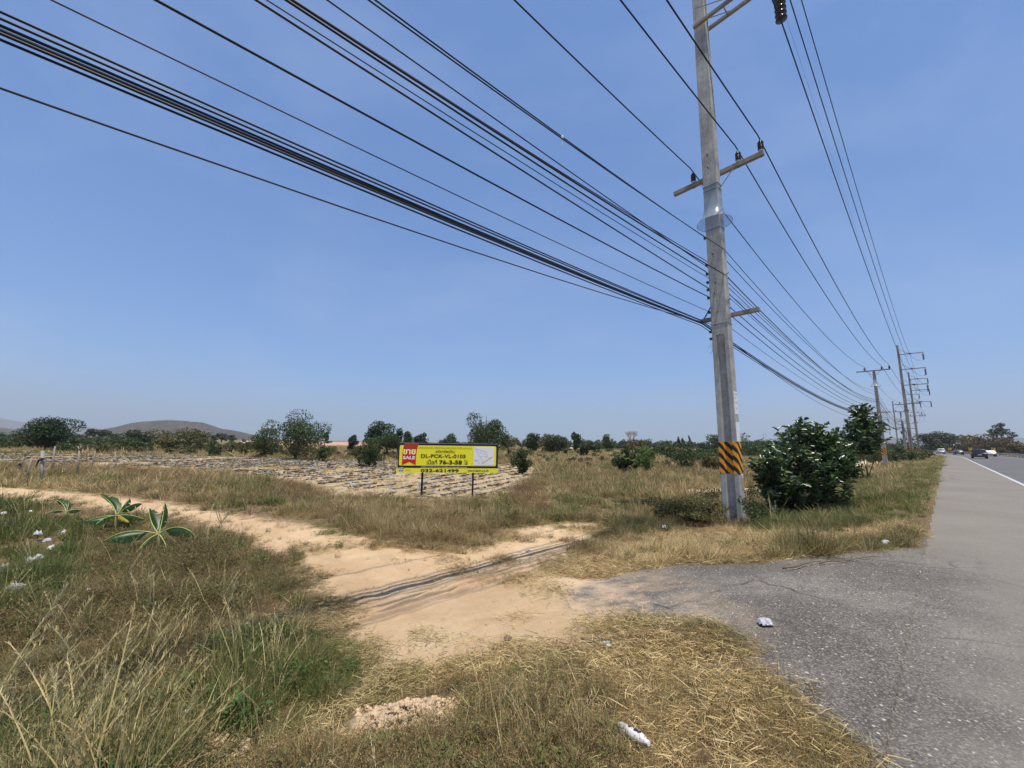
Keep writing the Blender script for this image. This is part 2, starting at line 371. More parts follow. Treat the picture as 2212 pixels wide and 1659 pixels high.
M['arm'] = concrete_mat('crossarm_concrete', (0.20, 0.175, 0.14), (0.29, 0.26, 0.21), (0.36, 0.33, 0.28))
M['steel'] = simple('galvanised_steel', (0.42, 0.43, 0.44), (0.30, 0.31, 0.32), 20, 0.5, 0.6)
M['darksteel'] = simple('dark_steel', (0.08, 0.08, 0.085), (0.05, 0.05, 0.05), 20, 0.5, 0.3)
M['porc'] = simple('brown_black_porcelain', (0.014, 0.013, 0.016), (0.02, 0.017, 0.018), 10, 0.22, 0, 0.6)
M['whitepl'] = simple('white_collar', (0.75, 0.74, 0.70), (0.62, 0.6, 0.56), 20, 0.6)
M['cable'] = simple('black_cable_sheath', (0.012, 0.013, 0.02), (0.018, 0.018, 0.026), 3, 0.55, 0, 0.3)
M['cable_brown'] = simple('weathered_brown_cable', (0.045, 0.035, 0.035), (0.03, 0.026, 0.03), 3, 0.6)
M['cable_grey'] = simple('bare_grey_cable', (0.20, 0.25, 0.35), (0.16, 0.2, 0.3), 3, 0.5)
M['black'] = simple('black_hole', (0.01, 0.01, 0.01), (0.015, 0.015, 0.015), 20, 0.9)
def stripes():
    t = NT('hazard_stripes'); co = t.coord(); s = t.n('ShaderNodeSeparateXYZ', ins={0: co})
    h = t.math('ADD', t.math('ADD', s.outputs[0], s.outputs[1]), s.outputs[2])
    f = t.math('FRACT', t.math('DIVIDE', t.math('ADD', h, 10.03), 0.262))
    n = t.noise(18, 6, 0.7, co)
    org = t.ramp(n, [(0.35, (0.90, 0.39, 0.025)), (0.65, (0.74, 0.28, 0.02))]); blk = t.ramp(n, [(0.3, (0.012, 0.012, 0.012)), (0.75, (0.045, 0.04, 0.035))])
    g = t.math('GREATER_THAN', f, 0.5)
    return t.end(t.prin(t.mix(g, org, blk), 0.5, None, 0, 0.3))
M['stripes'] = stripes()
def clear_plastic():
    t = NT('clear_plastic_sheet')
    p = t.prin((0.45, 0.52, 0.60), 0.25, None, 0, 0.5); tr = t.n('ShaderNodeBsdfTransparent', ins={0: (0.86, 0.91, 0.97, 1)}).outputs[0]
    ms = t.n('ShaderNodeMixShader', ins={0: 0.66}); t.l(p, ms.inputs[1]); t.l(tr, ms.inputs[2])
    return t.end(ms.outputs[0])
M['clear'] = clear_plastic()
for nm, c in dict(navy=(0.016, 0.012, 0.05), yellow=(0.90, 0.80, 0.03), red=(0.62, 0.025, 0.012), darkred=(0.40, 0.05, 0.02), white=(0.82, 0.82, 0.82), ink=(0.015, 0.014, 0.02), olive=(0.32, 0.33, 0.02), cream=(0.88, 0.85, 0.45), mapgrey=(0.45, 0.48, 0.52), maporange=(0.72, 0.36, 0.08), signback=(0.4, 0.4, 0.42)).items():
    M[nm] = simple('sign_' + nm, c, tuple(x * 0.94 for x in c), 3, 0.45, 0, 0.3)
M['bark'] = simple('bark', (0.17, 0.13, 0.09), (0.10, 0.075, 0.05), 9, 0.9, 0, 0.1, 0.6)
M['twig'] = simple('pale_dry_wood', (0.36, 0.29, 0.21), (0.27, 0.21, 0.15), 9, 0.9, 0, 0.1)
M['stake'] = simple('weathered_stake_wood', (0.34, 0.29, 0.23), (0.22, 0.185, 0.145), 14, 0.9, 0, 0.1, 0.5)
M['lf_dark'] = leafmat('dark_leaves', [(0.014, 0.030, 0.011), (0.028, 0.052, 0.018), (0.052, 0.080, 0.028)], 0.22)
M['lf_mid'] = leafmat('mid_green_leaves', [(0.027, 0.047, 0.014), (0.051, 0.078, 0.023), (0.090, 0.121, 0.039)], 0.28)
M['lf_light'] = leafmat('fresh_green_leaves', [(0.06, 0.10, 0.02), (0.11, 0.17, 0.035), (0.19, 0.26, 0.06)], 0.32)
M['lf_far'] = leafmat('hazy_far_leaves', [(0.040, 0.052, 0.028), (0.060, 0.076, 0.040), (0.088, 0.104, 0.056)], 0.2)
M['lf_brown'] = leafmat('dry_brown_foliage', [(0.07, 0.055, 0.03), (0.125, 0.095, 0.05), (0.21, 0.16, 0.085)], 0.25)
M['lf_olive'] = leafmat('olive_foliage', [(0.064, 0.068, 0.024), (0.112, 0.108, 0.040), (0.192, 0.168, 0.072)], 0.28)
M['lf_big'] = leafmat('glossy_broad_leaves', [(0.014, 0.032, 0.012), (0.03, 0.06, 0.022), (0.075, 0.125, 0.045), (0.20, 0.27, 0.12)], 0.25, 0.3, 0.7)
M['banana'] = leafmat('banana_leaf', [(0.012, 0.035, 0.007), (0.022, 0.06, 0.01), (0.045, 0.10, 0.016)], 0.3, 0.4, 0.4)
M['banana_y'] = leafmat('yellow_banana_leaf', [(0.45, 0.33, 0.03), (0.65, 0.5, 0.06)], 0.4, 0.5)
M['rib'] = simple('pale_green_midrib', (0.42, 0.50, 0.14), (0.34, 0.42, 0.12), 10, 0.5)
M['pstem'] = simple('banana_stem', (0.28, 0.28, 0.12), (0.14, 0.10, 0.06), 9, 0.7)

# ------------------------------------------------------------------ ground
def build_ground():
    r = [0.35]
    while r[-1] < 32: r.append(r[-1] + max(0.012, (0.0042 if 4.5 < r[-1] < 15 else 0.0068) * r[-1]))
    while r[-1] < 7500: r.append(r[-1] * 1.035)
    r = np.array(r)
    a = np.concatenate([np.linspace(-180, -72, 28)[:-1], np.linspace(-72, 72, 760), np.linspace(72, 180, 28)[1:-1]]) * math.pi / 180
    R, A = np.meshgrid(r, a, indexing='ij')
    x = R * np.sin(A); y = R * np.cos(A)
    d_s = sdist(x, y, P_TRACK); d_a = sdist(x, y, P_APRON); d_f = sdist(x, y, P_FIELD)
    d_m = np.minimum(sdist(x, y, P_MOUND), sdist(x, y, P_MOUND2))
    d_c = np.minimum.reduce([sdist(x, y, p) for p in P_CLEARS])
    v = road_v(x, y)
    z = zm(x, y)
    near = np.clip(1 - R / 60, 0, 1)
    offroad = sstep((-v - 0.55) / 1.0) + sstep((v - 10.5) / 2)
    g = np.clip(d_s / 0.4, 0, 1) * np.clip(d_a / 0.3, 0, 1)
    z += offroad * near * g * (0.14 * (fbm(x * 0.9, y * 0.9, 3) - 0.5) + 0.06 * (fbm(x * 5, y * 5, 9) - 0.5))
    z += offroad * near * (0.05 * (fbm(x * 0.7, y * 0.7, 31) - 0.5) + 0.035 * (fbm(x * 5, y * 5, 21) - 0.5) + .02 * np.abs(fbm(x * 11, y * 11, 23) - .5))
    z += 0.08 * sstep(-d_m / 0.25) + np.where(d_m < 0.08, 0.05 * fbm(x * 14, y * 14, 77) + 0.03 * np.abs(vnoise(x * 30, y * 30, 5) - .5), 0)
    # far field banks
    z += (1 - near) * 0.0
    # wide wheel ruts; the narrow lines are cable shadows painted and pressed into the sand
    rut_cable_shade = np.zeros_like(x)
    lines = [[(700, 1372), (790, 1340), (960, 1290), (1080, 1240), (1185, 1212)], [(690, 1345), (800, 1312), (960, 1262), (1080, 1222), (1165, 1203)],
             [(770, 1300), (900, 1272), (1050, 1232), (1140, 1202)], [(770, 1322), (880, 1300), (1000, 1262), (1120, 1215)], [(800, 1240), (950, 1222), (1100, 1185)],
             [(0, 1048), (350, 1085), (650, 1135), (800, 1180), (900, 1230), (1000, 1300)], [(0, 1055), (350, 1094), (600, 1150), (720, 1200), (830, 1280)], [(730, 1358), (795, 1326), (960, 1276), (1080, 1231), (1175, 1207)], [(770, 1311), (890, 1286), (1020, 1246), (1130, 1208)], [(740, 1328), (850, 1304), (980, 1268), (1100, 1226)]]
    for k, ln in enumerate(lines):
        p = W(ln, -0.47); d = np.full(x.shape, 1e9)
        for i in range(len(p) - 1):
            ex, ey = p[i + 1] - p[i]; wx, wy = x - p[i][0], y - p[i][1]
            t = np.clip((wx * ex + wy * ey) / (ex * ex + ey * ey), 0, 1)
            d = np.minimum(d, np.hypot(wx - ex * t, wy - ey * t))
        d = np.abs(d + 0.05 * (fbm(x * 2, y * 2, 50 + k) - 0.5))
        wd = 0.05 if (k < 5 or k > 6) else 0.14; st = .55 if (k < 5 or k > 6) else 0.35  # narrow: painted cable shadow lines, wide: the two wheel ruts
        z += st * (-0.036 * np.exp(-(d / wd) ** 2) + 0.022 * np.exp(-((d - wd * 1.9) / (wd * 0.8)) ** 2))
        rut_cable_shade = np.maximum(rut_cable_shade, .55 * st * np.exp(-(d / (wd * 1.1)) ** 2))
    # field furrows
    along = (x * 0.9 - y * 0.42)
    z += np.where(d_f < 0, 0.05 * np.cos(along * 2 * math.pi / 1.05) * np.clip(-d_f, 0, 1), 0)
    # keep the ground below the paved road
    z = np.where((v > -0.38) & (v < 10.4), -0.05, z)
    nr, na = x.shape
    V_ = np.stack([x, y, z], -1).reshape(-1, 3)
    V_ = np.vstack([V_, [[0, 0, -0.05]]]); c0 = nr * na
    I = np.arange(nr * na).reshape(nr, na); J = np.roll(I, -1, 1)
    Q = np.stack([I[:-1], I[1:], J[1:], J[:-1]], -1).reshape(-1, 4)
    Qc = np.stack([I[0], J[0], np.full(na, c0), np.full(na, c0)], -1)
    att = dict(d_sand=d_s, d_apron=d_a, d_field=d_f, d_mound=np.minimum(d_m, d_c), rut_cable_shade=rut_cable_shade, d_dust=np.maximum(d_s, 0) + np.where(d_a < 0, 0, 9))
    # which object each face belongs to
    fx = x.reshape(-1)[Q].mean(1)
    def fm(arr): return arr.reshape(-1)[Q].mean(1)
    kind = np.zeros(len(Q), int)
    kind[fm(d_f) < 0] = 1; kind[fm(d_s) < 0] = 2; kind[fm(d_a) < 0] = 3
    for k, nm in enumerate(['ground', 'crop_field', 'dirt_track', 'paved_apron']):
        q = Q[kind == k]
        used = np.unique(q); remap = np.full(len(V_), -1); remap[used] = np.arange(len(used))
        me_o = mesh_obj(nm, V_[used], remap[q][:, ::-1].copy(), M['ground'], smooth=True)
        for an, av in att.items():
            aa = me_o.data.attributes.new(an, 'FLOAT', 'POINT'); av_ = np.append(av.reshape(-1), 0.0)[used]
            aa.data.foreach_set('value', av_.astype(np.float32))
        tag(me_o, kind='structure')
build_ground()

def strip(name, s0, s1, va, vb, z, mat, ds=1.0, jag=0.0, nv=1):
    s = [s0]
    while s[-1] < s1: s.append(min(s1, s[-1] + ds * (1 if abs(s[-1]) > 25 else 0.12 if jag else 1)))
    V_ = []; 
    for i, q in enumerate(s):
        ja = jag * (fbm(np.array([q * 2.2]), np.array([3.3]), 4)[0] - 0.5) * 2 + jag * .5 * (fbm(np.array([q * 14.]), np.array([1.3]), 8)[0] - 0.5)
        for k in range(nv + 1):
            vv = va + (vb - va) * k / nv + (ja if k == 0 else 0)
            x, y = rp(q, vv); V_.append((x, y, z - (0.03 if (jag and k == 0) else 0)))
    n = nv + 1
    Q = [(i * n + k, i * n + k + 1, (i + 1) * n + k + 1, (i + 1) * n + k)[::1] for i in range(len(s) - 1) for k in range(nv)]
    return mesh_obj(name, np.array(V_), np.array(Q), mat)
tag(strip('road_shoulder', -60, 360, -0.47, 2.24, 0.0, M['shoulder'], 1.5, 0.14, 6), kind='structure')
tag(strip('road', -60, 360, 2.24, 10.2, 0.0, M['road'], 3.0, 0, 3), kind='structure')
tag(strip('edge_line', -60, 360, 2.22, 2.36, 0.005, M['line'], 3.0), kind='structure')
tag(strip('median_line', -60, 360, 9.25, 9.39, 0.005, M['line'], 3.0), kind='structure')

# ------------------------------------------------------------------ hills
def hill(name, px0, px1, prof, d, mat, seed, thick):
    """ridge across the view; prof = [(px, py)] crest outline"""
    prof = sorted(prof); xs = np.linspace(px0, px1, 150); rows = 40
    V_ = []
    base = np.interp(xs, [p[0] for p in prof], [p[1] for p in prof])
    for j in range(rows):
        t = j / (rows - 1)                       # 0 front foot, .5 crest, 1 back foot
        prof_h = math.sin(math.pi * t) ** 0.9
        for i, px in enumerate(xs):
            p = at_depth(px, base[i], d)
            h = max(0, p.z + 3)
            yy = d + (t - 0.5) * thick; xx = p.x * (1 + (t - .5) * 0.02)
            V_.append((xx, yy, -3 + h * prof_h * (1 if t == .5 else 1)))
    V_ = np.array(V_)
    n = fbm(V_[:, 0] / 60, V_[:, 1] / 60, seed, 5) - 0.5
    V_[:, 2] += n * np.clip(V_[:, 2] * 0.14, 0, 12)
    I = np.arange(rows * 150).reshape(rows, 150)
    Q = np.stack([I[:-1, :-1], I[:-1, 1:], I[1:, 1:], I[1:, :-1]], -1).reshape(-1, 4)
    return tag(mesh_obj(name, V_, Q, mat, smooth=True), kind='structure')
def hillmat(name, a, b, sc):
    t = NT(name); co = t.coord(); c = t.ramp(t.noise(sc, 8, 0.75, co), [(0.35, a), (0.62, b)])
    return t.end(t.prin(c, 0.95, t.bump(t.noise(sc * 2, 8, 0.8, co), 1.0, 6.0), 0, 0.05))
M['hill'] = hillmat('scrub_hill', (0.02, 0.024, 0.014), (0.12, 0.092, 0.065), 0.05)
M['mount'] = hillmat('far_mountain', (0.06, 0.07, 0.05), (0.10, 0.10, 0.07), 0.01)
hill('hill', 215, 560, [(215, 952), (250, 941), (275, 926), (315, 913), (350, 909), (392, 908), (425, 912), (460, 924), (500, 930), (535, 940), (560, 951)], 1500, M['hill'], 11, 420)
hill('hill', -260, 110, [(-260, 930), (-120, 905), (0, 926), (25, 933), (60, 940), (110, 949)], 1700, M['hill'], 14, 420)
hill('mountains', -300, 330, [(-300, 900), (-100, 890), (0, 904), (30, 910), (60, 913), (95, 911), (150, 918), (180, 922), (225, 928), (250, 924), (290, 918), (330, 935)], 5200, M['mount'], 17, 900)
hill('mountains', 1630, 2500, [(1630, 962), (1700, 955), (1800, 950), (1900, 945), (2050, 950), (2150, 944), (2300, 950), (2500, 960)], 3800, M['mount'], 19, 700)
# bare reddish ploughed land beyond the scrub
def flat(name, pts, z, mat):
    p = [gp(a, b, z - .02) for a, b in pts]
    return tag(mesh_obj(name, np.array([(x, y, z) for x, y in p]), [tuple(range(len(p)))[::-1]], mat), kind='structure')
M['plough'] = simple('reddish_ploughed_soil', (0.50, 0.29, 0.20), (0.38, 0.22, 0.15), 0.3, 0.95)
M['plough'].node_tree.nodes
flat('ploughed_field', [(520, 952.0), (860, 956.0), (860, 962), (700, 963), (520, 960)], -0.42, M['plough'])

# ------------------------------------------------------------------ haze
def build_haze():
    t = NT('haze_air'); pv = t.n('ShaderNodeVolumePrincipled')
    pv.inputs['Color'].default_value = (0.84, 0.86, 0.91, 1); pv.inputs['Density'].default_value = HAZE
    pv.inputs['Anisotropy'].default_value = 0.2
    t.l(pv.outputs[0], t.out.inputs['Volume'])
    b = MB(); b.box(-7800, 7800, -7800, 7800, -6, 620)
    o = b.build('haze', t.m); tag(o, kind='stuff')
HAZE = 1.8e-4
build_haze()

# ------------------------------------------------------------------ utility poles
RZ = math.atan2(-UX, UY)          # local X points to the road, local Y along it
def section(z, a, b, g, dp, c=0.018):
    q = [(-a + c, -b), (-g, -b), (-g * .86, -b + dp), (g * .86, -b + dp), (g, -b), (a - c, -b), (a, -b + c), (a, b - c), (a - c, b), (g, b), (g * .86, b - dp), (-g * .86, b - dp), (-g, b), (-a + c, b), (-a, b - c), (-a, -b + c)]
    return [(x, y, z) for x, y in q]
def loft(levels):
    b = MB(); n = len(levels[0]); vs = [p for L in levels for p in L]; fs = []
    for i in range(len(levels) - 1):
        for k in range(n):
            k2 = (k + 1) % n; fs.append((i * n + k, i * n + k2, (i + 1) * n + k2, (i + 1) * n + k))
    fs.append(tuple(range(n))[::-1]); fs.append(tuple((len(levels) - 1) * n + k for k in range(n)))
    b.add(vs, fs); return b
def insulator(parent, x, y, z, h=0.30, r=0.068, far=False):
    b = MB(); n = 10 if far else 18
    prof = [(0.02, 0)]
    ribs = 4 if far else 6
    for i in range(ribs):
        z0 = h * (0.14 + 0.70 * i / ribs)
        prof += [(r * 0.72, z0), (r, z0 + h * 0.03), (r * 0.95, z0 + h * 0.065), (r * 0.70, z0 + h * 0.09)]
    prof += [(r * 0.5, h * 0.88), (r * 0.55, h * 0.95), (r * 0.3, h), (0.0, h)]
    b.lathe(prof, n, x, y)
    b.v = [(vx, vy, vz + z) for vx, vy, vz in b.v]
    o = b.build('insulator', M['porc'], parent, True)
    if not far:
        c = MB(); c.lathe([(0.0, -0.005), (0.05, -0.005), (0.058, 0.0), (0.052, 0.03), (0.03, 0.045), (0, 0.045)], 16, x, y)
        c.v = [(a_, b_, c_ + z) for a_, b_, c_ in c.v]; c.build('insulator_base', M['whitepl'], o, True)
        c = MB(); c.tube([(x, y, z - 0.19), (x, y, z)], 0.012, 6); c.build('pin', M['darksteel'], o)
    return o
def disc_string(parent, x, y, z0, z1, r=0.13, far=False):
    b = MB(); n = 10 if far else 20; k = max(4, int((z0 - z1) / 0.16)); prof = [(0.015, z1), (0.03, z1 + .04)]
    for i in range(k):
        z = z1 + 0.08 + (z0 - z1 - 0.16) * i / k; dz = (z0 - z1 - 0.16) / k
        prof += [(0.04, z), (r, z + dz * 0.12), (r * 0.97, z + dz * .28), (0.05, z + dz * 0.8)]
    prof += [(0.025, z0 - 0.06), (0.02, z0)]
    b.lathe(prof, n, x, y); return b.build('insulator', M['porc'], parent, True)

def pole(name, label, s, v, H_, kind, far=True, group=None, band=True, zb=None, rz=None, xy=None, mat=None):
    x, y = rp(s, v) if xy is None else xy
    zg = Z(x, y) if zb is None else zb
    t = thing(name, label, 'utility pole', (x, y, zg), RZ + (road_dir(s) - road_dir(0)) if rz is None else rz, group)
    top = H_ - zg; mt = mat or M['concrete_far']; wt = 0.30 if kind == 'tall' else 0.21
    wb_ = 0.47 if kind == 'tall' else 0.40; db = 0.31; dt = 0.25 if kind == 'tall' else 0.2
    def ab(z):
        f = min(1, max(0, z / top)); return (wb_ + (wt - wb_) * f) / 2, (db + (dt - db) * f) / 2
    gt = 5.0 if kind == 'tall' else 0
    L = []
    if gt:
        for z, dp in ((-0.7, .085), (1.0, .085), (2.5, .085), (gt - 0.35, .085), (gt - 0.02, 0.03), (gt, 0.0005)):
            a, b = ab(z); L.append(section(z, a, b, a * 0.50, dp))
    else:
        a, b = ab(-0.7); L.append(section(-0.7, a, b, a * .5, .0005))
    for z in np.linspace(gt + 0.01, top, 8): a, b = ab(z); L.append(section(z, a, b, a * .5, .0005))
    loft(L).build('shaft', mt, t)
    if band:
        z0, z1 = (1.31, 2.12) if not far else (1.35, 2.1)
        LL = []
        for z in (z0, z1): a, b = ab(z); LL.append(section(z, a + .003, b + .003, a * .5 - .003, (.085 if gt else .0005), .016))
        loft(LL).build('striped_band', M['stripes'], t)
    return t, ab, zg
def beam(parent, name, x0, x1, yo, z, w, mat):
    b = MB(); b.box(x0, x1, yo - w / 2, yo + w / 2, z - w / 2, z + w / 2)
    return b.build(name, mat, parent)
def guard(parent, ab, z0, z1, far=False):
    b = MB(); n = 24
    def ring(z, f, R):
        a, bb = ab(z); out = []
        for k in range(n):
            th = 2 * math.pi * k / n; cx_, sx_ = math.cos(th), math.sin(th)
            m = 1 / max(abs(cx_) / (a + .008), abs(sx_) / (bb + .008)); out.append((cx_ * (m * (1 - f) + R * f), sx_ * (m * (1 - f) + R * f), z))
        return out
    h = z1 - z0
    rings = [ring(z1, 0, .2), ring(z1 - .25 * h, 0.0, .2), ring(z1 - .45 * h, .35, .25), ring(z1 - .62 * h, .75, .31), ring(z1 - .74 * h, 1, .40), ring(z1 - .80 * h, 1, .455)]
    vs = [p for r_ in rings for p in r_]; fs = []
    for i in range(len(rings) - 1):
        for k in range(n): k2 = (k + 1) % n; fs.append((i * n + k, i * n + k2, (i + 1) * n + k2, (i + 1) * n + k))
    b.add(vs, fs)
    o = b.build('climbing_guard', M['clear'], parent, True)
    if not far:
        c = MB(); r2 = [ring(z1 - .3 * h, 0, .2), ring(z0, 0, .2)]
        c.add([p for r_ in r2 for p in r_], [(k, n + k, n + (k + 1) % n, (k + 1) % n) for k in range(n)]); c.build('inner_sleeve', M['clear'], o)
        e = MB()
        for zz in (z1 - 0.02, z1 - 0.16, z0 + 0.06):
            R_ = ring(zz, 0, .2); e = MB(); e.tube([(p[0] * 1.01, p[1] * 1.01, p[2]) for p in R_ + R_[:1]], .007, 5, False); e.build('steel_band', M['darksteel'], o)
        R_ = rings[-1]; e = MB(); e.tube(R_ + R_[:1], .005, 5, False); e.build('rim', M['darksteel'], o)
    return o

# --- the tall near pole
mp, ab, zg = pole('utility_pole', 'tall tapering concrete utility pole with an orange and black striped band, nearest the camera', 11.2, -3.80, 20.0, 'tall', False, 'concrete poles along the highway', mat=M['concrete'])
zl = lambda z: z - zg
a_, b_ = ab(zl(9.5))
o = beam(mp, 'crossarm', -1.19, 1.29, b_ + 0.06, zl(9.47), 0.115, M['arm'])
for xx in (-0.58, 0.67, 1.23): insulator(mp, xx, b_ + 0.06, zl(9.53) + .03, 0.33, 0.075)
for xa, xb, nm in ((0.60, 0.12, 'brace'), (-0.45, -0.1, 'brace')):
    b = MB(); b.bar((xa, b_ - 0.0, zl(9.45)), (xb, b_ + .02, zl(8.95)), 0.035, 0.008); b.build(nm, M['steel'], mp)
guard(mp, ab, zl(7.6), zl(9.02))
a2, b2 = ab(zl(5.2))
beam(mp, 'crossarm', -0.60, 0.88, b2 + 0.055, zl(5.16), 0.105, M['arm'])
b = MB(); b.bar((0.68, b2 + .0, zl(5.2)), (0.15, b2 + .02, zl(5.78)), 0.04, 0.01); b.build('brace', M['steel'], mp)
b = MB(); b.bar((-0.50, b2 + .0, zl(5.2)), (-0.17, b2 + .02, zl(5.72)), 0.035, 0.02); b.build('brace', M['darksteel'], mp)
for lv in (14.42, 16.85, 19.2):
    a3, b3 = ab(zl(lv))
    for sgn in (-1, 1): beam(mp, 'crossarm', -0.16, 2.12, sgn * (b3 + .06), zl(lv), 0.085, M['arm'])
    for xx in (0.7, 2.0): b = MB(); b.bar((xx, -b3 - .06, zl(lv)), (xx, b3 + .06, zl(lv)), .03, .03); b.build('spacer', M['steel'], mp)
    for sgn in (-1, 1): b = MB(); b.bar((-.05, sgn * (b3 + .12), zl(lv) + .55), (1.0, sgn * (b3 + .1), zl(lv)), .03, .01); b.build('brace', M['steel'], mp)
    disc_string(mp, 2.0, 0, zl(lv) - .03, zl(lv) - 1.62, .135)
# bolts, holes, clamps and straps
b = MB()
rng = random.Random(3)
z = 0.6
while z < zl(15.4):
    a_, b_ = ab(z); yb = -b_ + (.085 if z < 4.6 else 0)
    b = MB(); b.tube([(0.0 if z < 4.9 else -0.02, yb - .0035, z), (0.0 if z < 4.9 else -0.02, yb + .01, z)], 0.011, 8); b.build('bolt_hole', M['black'], mp)
    if z > 5: b = MB(); b.tube([(a_ - .01, 0.0, z + .1), (a_ + .0035, 0.0, z + .1)], 0.013, 8); b.build('bolt_hole', M['black'], mp)
    z += 0.32 if z > 4.6 else 0.55
for z in (5.75, 6.05, 6.9, 9.55, 9.95):
    a_, b_ = ab(zl(z)); b = MB()
    xx = rng.uniform(-.08, .02); b.tube([(xx, -b_ + .01, zl(z)), (xx, -b_ - .06, zl(z)), (xx, -b_ - .065, zl(z) + .03)], .012, 6)
    b.build('step_bolt', M['darksteel'], mp)
for z in (5.3, 5.55, 6.15, 6.3):
    a_, b_ = ab(zl(z)); b = MB(); b.tube([(a_ - .01, .02, zl(z)), (a_ + .05, .02, zl(z)), (a_ + .055, .02, zl(z) + .03)], .010, 6); b.build('step_bolt', M['darksteel'], mp)
for z in (4.88, 9.0):
    a_, b_ = ab(zl(z)); b = MB(); R_ = [(-a_ - .006, -b_ - .006), (a_ + .006, -b_ - .006), (a_ + .006, b_ + .006), (-a_ - .006, b_ + .006), (-a_ - .006, -b_ - .006)]
    b.tube([(p, q, zl(z)) for p, q in R_], .007, 5, False); b.build('steel_strap', M['darksteel'], mp)
# pulled telecom clamps down the left edge
b = MB()
for i, z in enumerate((7.55, 6.72, 6.45, 6.2, 5.98, 5.74, 5.32, 4.75, 4.55)):
    b = MB(); a_, b_ = ab(zl(z)); b.tube([(-a_ + .02, 0, zl(z)), (-a_ - .07, 0, zl(z)), (-a_ - .10, 0, zl(z) - .03)], .014, 6); b.box(-a_ - .11, -a_ - .05, -.03, .03, zl(z) - .04, zl(z) + .02); b.build('cable_clamp', M['darksteel'], mp)
# loose tie wires fraying off the left edge
b = MB()
for i in range(16):
    z = rng.uniform(4.2, 5.6); a_, b_ = ab(zl(z)); p = Vector((-a_ - .01, rng.uniform(-.1, .1), zl(z))); pts = [p.copy()]
    for k in range(6): p += Vector((rng.uniform(-.05, .02), rng.uniform(-.02, .02), rng.uniform(-.09, .03))); pts.append(p.copy())
    b.tube(pts, .0025, 4, False)
b.build('loose_wire', M['cable'], mp)
# notices on the road face
def plate(name, z0, z1, y0, y1, mat, parent=mp):
    b = MB(); a0, _ = ab(z0); a1, _ = ab(z1)
    b.add([(a0 + .004, y0, z0), (a0 + .004, y1, z0), (a1 + .004, y1, z1), (a1 + .004, y0, z1), (a0 + .001, y0, z0), (a0 + .001, y1, z0), (a1 + .001, y1, z1), (a1 + .001, y0, z1)],
          [(0, 1, 2, 3), (4, 7, 6, 5), (0, 4, 5, 1), (1, 5, 6, 2), (2, 6, 7, 3), (3, 7, 4, 0)])
    return b.build(name, mat, parent)
M['paper'] = simple('white_notice', (0.80, 0.80, 0.80), (0.72, 0.72, 0.71), 12, 0.6)
M['tape'] = simple('brown_tape_residue', (0.42, 0.33, 0.16), (0.36, 0.28, 0.14), 14, 0.7)
n1 = plate('notice', zl(2.42), zl(3.02), -.14, .12, M['paper']); n1['label'] = 'white notice with black lettering'
plate('notice', zl(1.72), zl(2.22), -.14, .13, M['paper'])
plate('tape', zl(.52), zl(.86), -.02, .13, M['tape']); plate('notice', zl(.80), zl(.90), -.01, .12, M['paper'])

def text(parent, s, x0, x1, z0, z1, mat, y=-0.01, bold=0.0, name='lettering'):
    cu = bpy.data.curves.new('t', 'FONT'); cu.body = s; cu.size = 1; cu.offset = bold; cu.resolution_u = 3
    ob = bpy.data.objects.new('t', cu); COL.objects.link(ob)
    dg = bpy.context.evaluated_depsgraph_get(); me = bpy.data.meshes.new_from_object(ob.evaluated_get(dg))
    bpy.data.objects.remove(ob)
    n = len(me.vertices); c = np.empty(n * 3, np.float32); me.vertices.foreach_get('co', c); c = c.reshape(-1, 3)
    mn, mx = c.min(0), c.max(0)
    q = np.zeros_like(c); q[:, 0] = x0 + (c[:, 0] - mn[0]) / (mx[0] - mn[0]) * (x1 - x0)
    q[:, 2] = z0 + (c[:, 1] - mn[1]) / (mx[1] - mn[1]) * (z1 - z0); q[:, 1] = y
    me.vertices.foreach_set('co', q.ravel()); me.update(); me.materials.clear(); me.materials.append(mat)
    o = bpy.data.objects.new(name, me); COL.objects.link(o); o.parent = parent; return o
# small dark lettering lines on the pole notice (lie in the road face: local Y runs along it)
for s_, w0, w1, z0 in (('ระวัง', -.115, -.02, 2.93), ('อันตราย', .0, .1, 2.93), ('สาย 1', -.09, .04, 2.83), ('ห้ามปีน', -.06, .07, 2.71), ('25', -.02, .04, 2.55)):
    o = text(n1, s_, w0, w1, 0, .045, M['ink'], 0)
    a0, _ = ab(zl(z0)); o.rotation_euler = (0, 0, math.radians(90)); o.location = (a0 + .0065, 0, zl(z0))

# --- short pole and the tall ones beyond it
GP = 'concrete poles along the highway'
def short_pole(s, v, lab, H_=9.55, far=True):
    t, ab2, g = pole('utility_pole', lab, s, v, H_, 'short', far, GP, mat=M['concrete_far'])
    zz = H_ - g
    beam(t, 'crossarm', -1.35, 1.25, -.14, zz - .06, .105, M['arm'])
    for xx in (-.68, .62, 1.18): insulator(t, xx, -.14, zz - .01, .34, .085, True)
    for xa in (-.55, .55): b = MB(); b.bar((xa, -.14, zz - .1), (xa * .2, -.12, zz - .55), .03, .03); b.build('brace', M['steel'], t)
    guard(t, ab2, zz - 1.95, zz - .6, True)
    beam(t, 'crossarm', -.5, .85, -.2, 5.16 - g, .10, M['arm'])
    b = MB(); b.lathe([(0, 4.55 - g), (.1, 4.55 - g), (.11, 5.05 - g), (.0, 5.08 - g)], 10, -.25, -.3); b.build('splice_case', M['porc'], t)
    return t
short_pole(54, -4.15, 'shorter concrete pole with three dark insulators on its top crossarm, behind the leafy saplings', 9.5)
